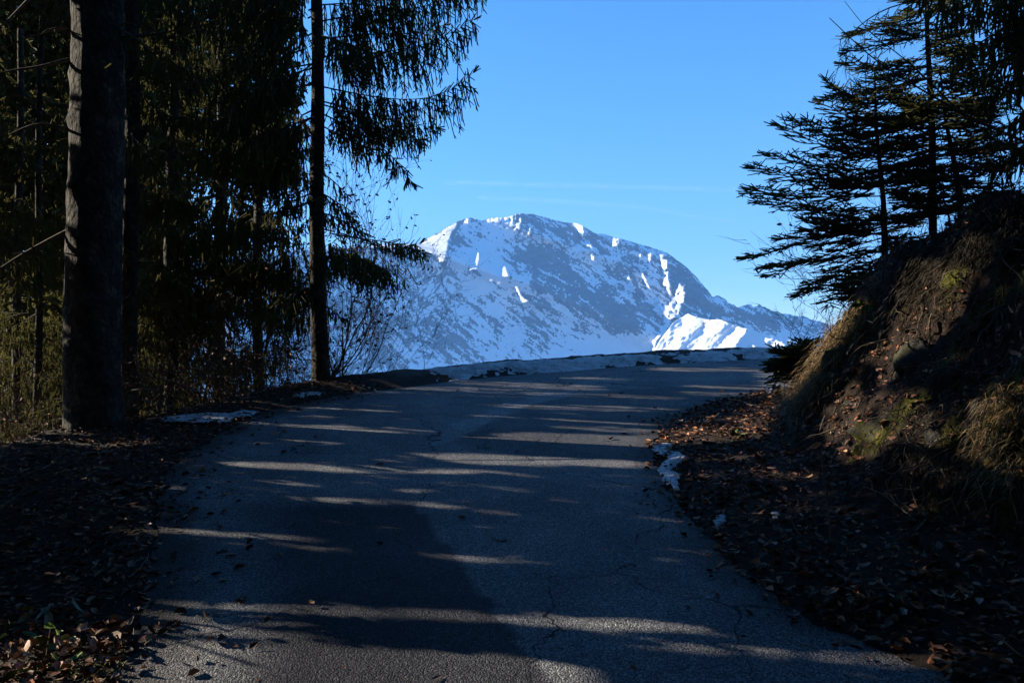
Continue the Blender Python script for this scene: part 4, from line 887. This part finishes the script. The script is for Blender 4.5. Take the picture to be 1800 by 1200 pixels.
snow_piece('snow_patch', [(1157, 786), (1186, 782), (1198, 802), (1194, 820), (1212, 848), (1206, 868), (1192, 866), (1170, 838), (1156, 815)], 'broken strip of old snow along the inner edge of the asphalt', .015, .03, 331, ns=.55, res=.02)
for k, p in enumerate([[(1340, 690), (1360, 684), (1364, 692), (1346, 697)], [(1338, 905), (1356, 900), (1362, 912), (1345, 916)], [(1255, 915), (1285, 905), (1290, 918), (1262, 928)]]): snow_piece('snow_patch', p, ['tiny snow scrap beside the road at the tip of the bank', 'bluish scrap of snow among the leaves on the right verge', 'little scrap of snow among leaves at the right asphalt edge'][k], .012, .02, 341 + 10 * k, res=.015)
# the snow ridge left by the plough along the outside of the bend
seg = OUTER[(OUTER[:, 1] > 10.9)]; sel = resample(seg[seg[:, 0] < 12], 520); tn = np.gradient(sel, axis=0); tn /= np.linalg.norm(tn, axis=1, keepdims=True); nrm = np.stack([-tn[:, 1], tn[:, 0]], 1)
u = np.linspace(-.22, .95, 44); alen = np.r_[0, np.cumsum(np.hypot(*np.diff(sel, axis=0).T))]
X = sel[:, 0, None] + nrm[:, 0, None] * (u + .1 * fbm(alen * 2, alen * 0, 351)[:, None]); Y = sel[:, 1, None] + nrm[:, 1, None] * (u + .1 * fbm(alen * 2, alen * 0, 351)[:, None])
env = np.sin(np.clip((u + .22) / 1.17, 0, 1) * math.pi) ** .8; st0 = sstep(0, 1.0, alen)[:, None]
lump = .55 + .6 * fbm(X * 2.4, Y * 2.4, 352) + .6 * np.abs(fbm(X * 8, Y * 8, 353)); Z = ground_z(X, Y, False); Z = np.maximum(Z, base_z(Y) - .02 - 1.0 * np.clip(u - .8, 0, 1)) - .03 + env * st0 * (.08 * lump)
m_dsnow, n, l, b = newmat('dirty_snow'); g = noise(n, l, 30, 6, .75); g2 = noise(n, l, 4, 5, .7); mm = N(n, 'ShaderNodeMath', operation='MULTIPLY'); l.new(g.outputs[0], mm.inputs[0]); l.new(g2.outputs[0], mm.inputs[1])
l.new(ramp(n, l, mm.outputs[0], [(.13, (.05, .045, .04)), (.19, (.4, .4, .41)), (.28, (.72, .73, .76))]).outputs[0], b.inputs['Base Color']); bump(n, l, b, g.outputs[0], 1, .05)
rdg = mk('snow_ridge', np.stack([X, Y, Z], -1), grid_quads(*X.shape), m_dsnow, smooth=True); tag(rdg, 'long low ridge of dirty snow along the outer edge of the bend', 'snow', kind='stuff')
# dark earth mound before the snow starts
seg = OUTER[(OUTER[:, 1] > 9.8) & (OUTER[:, 1] < 13.4) & (OUTER[:, 0] < -.2)]; sel = resample(seg, 160); tn = np.gradient(sel, axis=0); tn /= np.linalg.norm(tn, axis=1, keepdims=True); nrm = np.stack([-tn[:, 1], tn[:, 0]], 1); u = np.linspace(.15, 1.1, 30)
X = sel[:, 0, None] + nrm[:, 0, None] * u; Y = sel[:, 1, None] + nrm[:, 1, None] * u; env = np.sin(np.linspace(0, 1, 30) * math.pi) * np.sin(np.linspace(0, 1, 160) ** .75 * math.pi)[:, None] ** 1.4
Z = ground_z(X, Y, False) - .03 + env * .08 * (.7 + .5 * fbm(X * 4, Y * 4, 361) + .3 * fbm(X * 14, Y * 14, 362)); mo = mk('earth_mound', np.stack([X, Y, Z], -1), grid_quads(*X.shape), m_soil, smooth=True, attrs={'moss': Z * 0})
tag(mo, 'low dark earth mound at the left start of the snow ridge', kind='structure')

# ---------------------------------------------------------------- fallen leaves
def litter(n_, xr, yr, w_, seed, size=(.014, .072)):
    r_ = np.random.default_rng(seed); x = r_.uniform(*xr, n_); y = r_.uniform(*yr, n_); si = sdist(x, y, INNER, 1); so_ = sdist(x, y, OUTER, -1)
    k = r_.random(n_) < w_(x, y, si, so_); x, y = x[k], y[k]; e = .02; z0 = ground_z(x, y); on = (si[k] < 0) & (so_[k] < 0); z = np.where(on, base_z(y) + .006, z0 + .012 + r_.exponential(.012, len(x)))
    zx = ground_z(x + e, y, False); zy = ground_z(x, y + e, False); zc = ground_z(x, y, False); up = np.stack([-(zx - zc) / e, -(zy - zc) / e, np.ones(len(x))], 1); up = np.clip(up, -3, 3); up /= np.linalg.norm(up, axis=1, keepdims=True)
    return np.stack([x, y, z], 1), up, (size[0] + (size[1] - size[0]) * r_.random(len(x)) ** 1.7), r_
def wl(x, y, si, so_): return np.where(so_ > 0, np.clip(1.1 - .25 * so_, 0, 1), np.where(si < 0, .9 * np.exp(so_ * 4.5) * (.3 + vnoise(x * 2, y * 2, 9)) * .6 + .001, 0)) * (y < 11) * np.clip(1.3 - y / 14, .3, 1)
def wr(x, y, si, so_): return np.where(si > 0, np.clip(1.05 - .22 * si, .25, 1) * (.55 + .6 * vnoise(x * 1.5, y * 1.5, 8)), .35 * np.exp(si * 9) + .0012)
PL, UL, SL_, ra = litter(50000, (-6.5, .5), (2.4, 11), wl, 401); PR_, UR, SR_, rb_ = litter(56000, (0.5, 6.5), (2.6, 12), wr, 402)
nearL = np.argsort(np.hypot(PL[:, 0], PL[:, 1]) + 9 * ((PL[:, 0] < -2.9 * PL[:, 1] / 4.7) | (PL[:, 1] < 3.6)))[:140]; nearR = np.argsort(np.hypot(PR_[:, 0], PR_[:, 1]) + 9 * ((PR_[:, 0] > .6 * PR_[:, 1]) | (PR_[:, 1] < 3.9) | (sdist(PR_[:, 0], PR_[:, 1], INNER, 1) < .1)))[:150]
for (P_, U_, S_, r_, near, lab, nm) in ((PL, UL, SL_, ra, nearL, 'brown fallen leaves thickly covering the left verge', 'leaf_litter'), (PR_, UR, SR_, rb_, nearR, 'brown fallen leaves covering the right verge and the bank', 'leaf_litter')):
    m = np.ones(len(P_), bool); m[near] = False
    V, Q, T, cl = leaves_geo(P_[m], S_[m], r_, .55, up=U_[m]); ob = mk(nm, V, Q, m_leaf, T=T, cols=cl); tag(ob, lab, kind='stuff')
leafme = []
rl_ = np.random.default_rng(405)
for k in range(8):
    V, Q, T, cl = leaves_geo(np.zeros((1, 3)), np.array([.06]), rl_, .2, cols=BROWN[k:k + 1] * 1.1); ob = mk('leaf', V, Q, m_leaf, ground, T=T, cols=cl); leafme.append(ob.data); bpy.data.objects.remove(ob)
for P_, U_, near in ((PL, UL, nearL), (PR_, UR, nearR)):
    for i in near:
        ob = bpy.data.objects.new('leaf', leafme[rl_.integers(8)]); C.objects.link(ob); ob.parent = ground; ob.location = P_[i] + U_[i] * .012
        q = mathutils.Vector(U_[i]).to_track_quat('Z', 'Y') @ mathutils.Euler((rl_.normal(0, .4), rl_.normal(0, .4), rl_.uniform(0, 6.28))).to_quaternion(); ob.rotation_euler = q.to_euler(); sc = rl_.uniform(.7, 1.25); ob.scale = (sc, sc, sc)
# ---------------------------------------------------------------- bank plants
def blades(P, L, w_, r_, cols, lean, droop=.8):
    n_ = len(P); d = np.stack([r_.normal(lean[0], .8, n_), r_.normal(lean[1], .8, n_), r_.uniform(.5, 1.2, n_)], 1); d /= np.linalg.norm(d, axis=1, keepdims=True); s = np.cross(d, [0, 0, 1.]) ; s /= np.linalg.norm(s, axis=1, keepdims=True) + 1e-6; s *= w_
    A = [P]; q = P
    for j in range(3): d = d + np.array([0, 0, -droop * (.35 + .3 * j)]); d /= np.linalg.norm(d, axis=1, keepdims=True); q = q + d * (L / 3)[:, None]; A.append(q)
    V = np.stack([A[0] - s, A[0] + s, A[1] - s, A[1] + s, A[2] - s * .7, A[2] + s * .7, A[3]], 1).reshape(-1, 3); b0 = (np.arange(n_) * 7)[:, None]
    return V, np.concatenate([b0 + [[0, 1, 3, 2]], b0 + [[2, 3, 5, 4]]]), b0 + [[4, 5, 6]], np.repeat(cols, 7, 0)
def grass(poly, n_, label, seed, L=(.1, .28), c=((.34, .24, .11), (.22, .14, .06), (.10, .07, .035)), lean=(-.6, -.4), name='dry_grass', tuft=.05, w_=.0028):
    r_ = np.random.default_rng(seed); q = np.array(poly, float); nt_ = n_ // 22; x = r_.uniform(q[:, 0].min(), q[:, 0].max(), nt_ * 6); y = r_.uniform(q[:, 1].min(), q[:, 1].max(), nt_ * 6); m = inpoly(x, y, poly); P = ground_hit(x[m][:nt_], y[m][:nt_]); P = P[~np.isnan(P).any(1)]
    P = np.repeat(P, 22, 0); P[:, :2] += r_.normal(0, tuft, (len(P), 2)); P[:, 2] = ground_z(P[:, 0], P[:, 1]) - .01; cc = np.array(c)[r_.integers(0, len(c), len(P))] * r_.uniform(.6, 1.2, (len(P), 1))
    V, Q, T, cl = blades(P, r_.uniform(*L, len(P)), w_, r_, cc, lean); ob = mk(name, V, Q, m_grass, T=T, cols=cl); return tag(ob, label, 'grass', kind='stuff')
grass([(1370, 640), (1410, 605), (1450, 590), (1500, 545), (1540, 530), (1530, 575), (1470, 640), (1440, 700), (1400, 720), (1360, 700)], 5500, 'dry straw grass hanging over the tip of the bank', 501)
grass([(1560, 470), (1700, 370), (1800, 300), (1800, 420), (1600, 560)], 5000, 'dry grass along the dark crest of the bank', 502, c=((.06, .045, .03), (.035, .03, .02)))
grass([(1440, 600), (1800, 420), (1800, 900), (1480, 820)], 2200, 'sparse dry grass and rootlets on the bank face', 503, c=((.06, .045, .03), (.035, .03, .02), (.03, .028, .014)), L=(.08, .25), tuft=.12)
grass([(1740, 700), (1800, 680), (1800, 850), (1745, 830)], 900, 'tuft of straw grass on the bank at the right frame edge', 504)
grass([(60, 1150), (250, 1140), (230, 1200), (0, 1200)], 700, 'short grass sprigs among the leaves at the lower left', 505, L=(.04, .1), c=((.10, .13, .03), (.2, .15, .08)), lean=(0, 0))
def leafy(name, px, py, d, n_, label, seed, size, col, spread=.07):
    r_ = np.random.default_rng(seed); h_ = ground_hit([px], [py])[0]; o = h_ if not np.isnan(h_).any() else at(px, py, d); t = thing(name, o, label, 'plant'); P = r_.normal(0, spread, (n_, 3)) * [1, 1, .6] + [0, 0, spread]
    V, Q, T, cl = leaves_geo(P, r_.uniform(size * .7, size * 1.3, n_), r_, .9, cols=np.tile(np.array([col]), (n_, 1))); mk('leaves', V, Q, m_leaf, t, T=T, cols=cl)
    emit_wood('stems', [(np.array([0, 0, -.02]) + o * 0, p, .002, .001) for p in P], t, np.zeros(3)); return t
leafy('herb', 1526, 552, 8.8, 16, 'bright green leafy herb on the crest of the bank', 511, .07, (.12, .22, .03), .05)
leafy('herb', 1300, 772, 7.4, 12, 'small green herb among the lit leaves on the right verge', 512, .06, (.07, .12, .03), .05)
leafy('herb', 1645, 1010, 5.2, 12, 'dark green ivy sprig on the right verge, lower of two', 513, .06, (.03, .06, .03))
leafy('herb', 1770, 880, 5.6, 14, 'dark green ivy sprig by the right frame edge', 514, .06, (.03, .055, .03))
leafy('herb', 75, 1178, 4.2, 26, 'green leafy sprigs in the sunlit corner at the lower left', 515, .06, (.09, .15, .03), .09)
leafy('herb', 80, 1100, 4.6, 8, 'pale grey-green leaves catching a streak of sun on the left verge', 516, .07, (.2, .24, .17), .06)
def stick(pts, rad, label, seed, name='fallen_twig', cat='twig', lift=.02, forks=0.12, depth=None):
    q = np.array(pts, float); P = ground_hit(q[:, 0], q[:, 1]); P = np.where(np.isnan(P), at(q[:, 0], q[:, 1], 6), P) + [0, 0, lift]
    if depth: P[:] = at(q[:, 0], q[:, 1], P[-1, 1])
    P = chaikin(P, 2); r_ = np.random.default_rng(seed); o = P[-1].copy(); segs = []
    for i in range(len(P) - 1):
        segs.append((P[i], P[i + 1], rad * (.4 + .6 * i / len(P)), rad * (.4 + .6 * (i + 1) / len(P))))
        if r_.random() < forks: branchy(P[i], unit(r_.normal(0, 1, 3) + [0, 0, .4]), r_.uniform(.06, .16), r_, rad * .4, 0, segs, None, .3, 0, .05)
    ob = emit_wood(name, segs, None, o, m_stick, 5); ob.location = o; return tag(ob, label, cat)
m_stick, n, l, b = newmat('pale_dead_wood'); g = noise(n, l, 40, 3); l.new(ramp(n, l, g.outputs[0], [(.3, (.14, .11, .085)), (.7, (.34, .28, .22))]).outputs[0], b.inputs['Base Color'])
stick([(1444, 790), (1446, 830), (1455, 880), (1461, 948)], .006, 'thin pale upright stem rising from the leaves on the right verge', 521, 'dry_weed', 'weed', depth=1)
stick([(1510, 992), (1514, 1010), (1517, 1036)], .007, 'short broken pale stalk standing in the leaves on the right verge', 522, 'dry_weed', 'weed', depth=1)
stick([(1518, 860), (1550, 872), (1585, 900), (1610, 920)], .006, 'crooked pale twig lying on the right verge above the ivy', 523)
stick([(1600, 860), (1612, 900), (1632, 915), (1610, 938)], .006, 'pale twig bent back on itself on the right verge', 524)
stick([(1640, 780), (1625, 810), (1600, 838)], .005, 'thin twig leaning against the foot of the bank', 525)
stick([(1705, 820), (1720, 850), (1735, 905)], .005, 'thin twig near the ivy by the right frame edge', 526)
stick([(1375, 1128), (1400, 1135), (1432, 1146)], .006, 'dark stick lying on the asphalt edge at the lower right', 527)
stick([(1460, 1010), (1500, 1028), (1540, 1024)], .005, 'curved twig crossing the leaves beside the broken stalk', 528)
stick([(1190, 752), (1230, 735), (1270, 722), (1305, 697)], .006, 'long thin twig arching over the inner edge of the road', 529)
stick([(1228, 748), (1235, 725), (1245, 715)], .005, 'short twig crossing the long arching twig at the inner road edge', 530)
stick([(90, 1050), (120, 1055), (140, 1062)], .005, 'short pale twig on the dark leaves of the left verge', 531)
stick([(100, 790), (150, 800), (200, 796)], .005, 'thin twig on the leaves below the thick dark trunk', 532)
stick([(0, 1165), (30, 1180), (60, 1190)], .008, 'pale twig in the sunlit lower left corner', 533)
stick([(862, 948), (878, 957), (892, 955)], .006, 'small dark twig lying on the open asphalt', 534, forks=.6)
r31 = np.random.default_rng(31); segs = []
hx, hy = r31.uniform(1450, 1800, 150), r31.uniform(430, 860, 150); HP = ground_hit(hx, hy)
for p_ in HP[~np.isnan(HP).any(1)]:
    if sdist(p_[0], p_[1], INNER, 1) < 1.0: continue
    branchy(p_ + [-.03, -.03, .02], unit(np.array([-.45, -.35, -.55]) + r31.normal(0, .35, 3)), r31.uniform(.15, .55), r31, r31.uniform(.003, .008), 1, segs, None, .5, -.3, .06, .3)
o_ = segs[0][0].copy(); ob = emit_wood('roots', segs, None, o_, m_twig, 4); ob.location = o_; tag(ob, 'thin roots and twigs hanging over the bank face', kind='stuff')
r41 = np.random.default_rng(41); segs = []
for _ in range(420):                             # broken bits of twig lying in the litter
    s_ = r41.random() < .5; x, y = (r41.uniform(-5, -1.6), r41.uniform(3, 10)) if s_ else (r41.uniform(1.4, 5), r41.uniform(3, 10.5))
    if max(float(sdist(x, y, INNER, 1)), float(sdist(x, y, OUTER, -1))) < .05: continue
    branchy(np.array([x, y, gz(x, y) + .02]), unit(np.array([r41.normal(), r41.normal(), .12])), r41.uniform(.08, .4), r41, r41.uniform(.002, .005), 1, segs, None, .3, -.15, .06, .25)
o_ = segs[0][0].copy(); ob = emit_wood('twig_litter', segs, None, o_, m_stick, 3); ob.location = o_; tag(ob, 'small broken twigs scattered through the leaves of both verges', kind='stuff')
# stones and mossy rocks set in the bank
m_rock, n, l, b = newmat('mossy_stone'); g = noise(n, l, 14, 7, .7); g2 = noise(n, l, 5, 4); g3 = noise(n, l, 90, 4, .7)
c0 = ramp(n, l, g.outputs[0], [(.3, (.02, .019, .018)), (.7, (.085, .08, .075))]); c1 = ramp(n, l, g3.outputs[0], [(.3, (.045, .05, .008)), (.7, (.17, .16, .025))])
fa = ramp(n, l, g2.outputs[0], [(.42, (0, 0, 0)), (.55, (1, 1, 1))]); mu = N(n, 'ShaderNodeMath', operation='MULTIPLY'); l.new(fa.outputs[0], mu.inputs[0]); l.new(attr(n, 'moss').outputs['Fac'], mu.inputs[1])
l.new(mixc(n, l, mu.outputs[0], c0.outputs[0], c1.outputs[0]), b.inputs['Base Color']); bump(n, l, b, g3.outputs[0], 1, .02)
def rock_ob(px, py, r, sc, label, seed, mossy=1.0, name='mossy_rock'):
    P = ground_hit([px], [py])[0]
    if np.isnan(P).any(): return
    nu, nv_ = 72, 48; th = np.linspace(0, 2 * math.pi, nu, endpoint=False); ph = np.linspace(.02, math.pi - .02, nv_); TH_, PH_ = np.meshgrid(th, ph); d = np.stack([np.sin(PH_) * np.cos(TH_), np.sin(PH_) * np.sin(TH_), np.cos(PH_)], -1)
    k = np.ones(d.shape[:2]); rk_ = np.random.default_rng(seed)
    for _ in range(16):                          # broken faces
        nn = unit(rk_.normal(0, 1, 3)); k = np.minimum(k, rk_.uniform(.55, .9) / np.maximum(d @ nn, .05))
    k = k * (1 + .16 * fbm(d[..., 0] * 4 + seed, (d[..., 1] + d[..., 2]) * 4, seed + 3, 4)) + .05 * np.abs(fbm(d[..., 0] * 9, d[..., 1] * 9 + d[..., 2] * 9, seed + 5, 3))
    V = d * k[..., None] * r * np.array(sc); i = np.arange(nv_ - 1)[:, None] * nu; j = np.arange(nu)[None]; j2 = (j + 1) % nu; Q = np.stack([i + j, i + nu + j, i + nu + j2, i + j2], -1).reshape(-1, 4)
    ob = mk(name, V, Q, m_rock, smooth=True, attrs={'moss': np.full(nu * nv_, mossy)}); ob.location = P - np.array([-.55, -.2, .35]) * r; ob.rotation_euler = (0, 0, seed); return tag(ob, label, 'rock')
rock_ob(1455, 655, .2, (.7, .8, 1.6), 'upright mossy rock rib at the lit tip of the bank', 541); rock_ob(1490, 715, .15, (.8, 1, 1.4), 'bare brownish rock below the mossy rib', 542, .25); rock_ob(1560, 745, .24, (1.5, 1, .7), 'broad rock with olive moss at the foot of the bank', 543)
rock_ob(1515, 790, .14, (1, 1, .9), 'low mossy rock at the lower left of the broad one', 544); rock_ob(1640, 752, .13, (1, 1, 1.2), 'small tan stone half way along the foot of the bank', 545, .1); rock_ob(1730, 655, .12, (1, 1, 1.1), 'pale grey stone in the middle of the dark bank face', 546, 0)
rock_ob(1680, 492, .17, (1.2, 1, 1), 'mossy rock high on the bank below the leaning spruce', 547); rock_ob(1700, 740, .2, (.8, 1, 1.6), 'dark grey rock slab in the bank face', 548, .1); rock_ob(1600, 640, .2, (1.2, 1, 1.2), 'dark rock bulging from the middle of the bank', 549, .35)
rock_ob(1790, 530, .14, (1, 1, .9), 'grey stone near the right frame edge high on the bank', 550, 0)
# ---------------------------------------------------------------- faint contrails and the air
m_con, n, l, b = newmat('contrail'); n.remove(b); tr = n.new('ShaderNodeBsdfTransparent'); df = n.new('ShaderNodeBsdfTranslucent'); df.inputs[0].default_value = (.9, .9, .9, 1); mx_ = n.new('ShaderNodeMixShader')
g = noise(n, l, .002, 3); gm = ramp(n, l, g.outputs[0], [(.35, (0, 0, 0)), (.75, (.075, .075, .075))]); l.new(gm.outputs[0], mx_.inputs[0]); l.new(tr.outputs[0], mx_.inputs[1]); l.new(df.outputs[0], mx_.inputs[2]); l.new(mx_.outputs[0], n['Material Output'].inputs[0])
for k, pts in enumerate([[(780, 318), (960, 322), (1120, 326), (1300, 332)], [(840, 345), (1000, 352), (1130, 362), (1290, 388)], [(1180, 478), (1300, 488), (1400, 503)]]):
    P = np.array([at(a, b_, 34000) for a, b_ in resample(chaikin(np.array(pts, float)), 24)]); w2 = 45.0
    V = np.stack([P - [0, 0, w2], P + [0, 900, 0], P + [0, 0, w2]], 1).reshape(-1, 3); i = np.arange(23)[:, None] * 3; Q = np.concatenate([i + [[0, 1, 4, 3]], i + [[1, 2, 5, 4]]])
    tag(mk('contrail', V, Q, m_con, smooth=True), ['upper faint contrail in the clear sky above the summit', 'middle faint contrail sloping right above the summit', 'lowest faint contrail right of the mountain'][k], 'contrail')
if HAZE > 0:
    hz = [(-17500, -17500, -1300), (17500, 17500, 2600)]; V = [(x, y, z) for z in (hz[0][2], hz[1][2]) for y in (hz[0][1], hz[1][1]) for x in (hz[0][0], hz[1][0])]
    m_hz = bpy.data.materials.new('air'); m_hz.use_nodes = True; n = m_hz.node_tree.nodes; l = m_hz.node_tree.links; n.remove(n['Principled BSDF']); pv = n.new('ShaderNodeVolumePrincipled')
    pv.inputs['Color'].default_value = (.19, .46, 1, 1); pv.inputs['Density'].default_value = HAZE; pv.inputs['Anisotropy'].default_value = 0.0; l.new(pv.outputs[0], n['Material Output'].inputs['Volume'])
    ob = mk('haze', V, [(0, 2, 3, 1), (4, 5, 7, 6), (0, 1, 5, 4), (2, 6, 7, 3), (0, 4, 6, 2), (1, 3, 7, 5)], m_hz); tag(ob, 'thin blue haze in the valley air', kind='stuff')
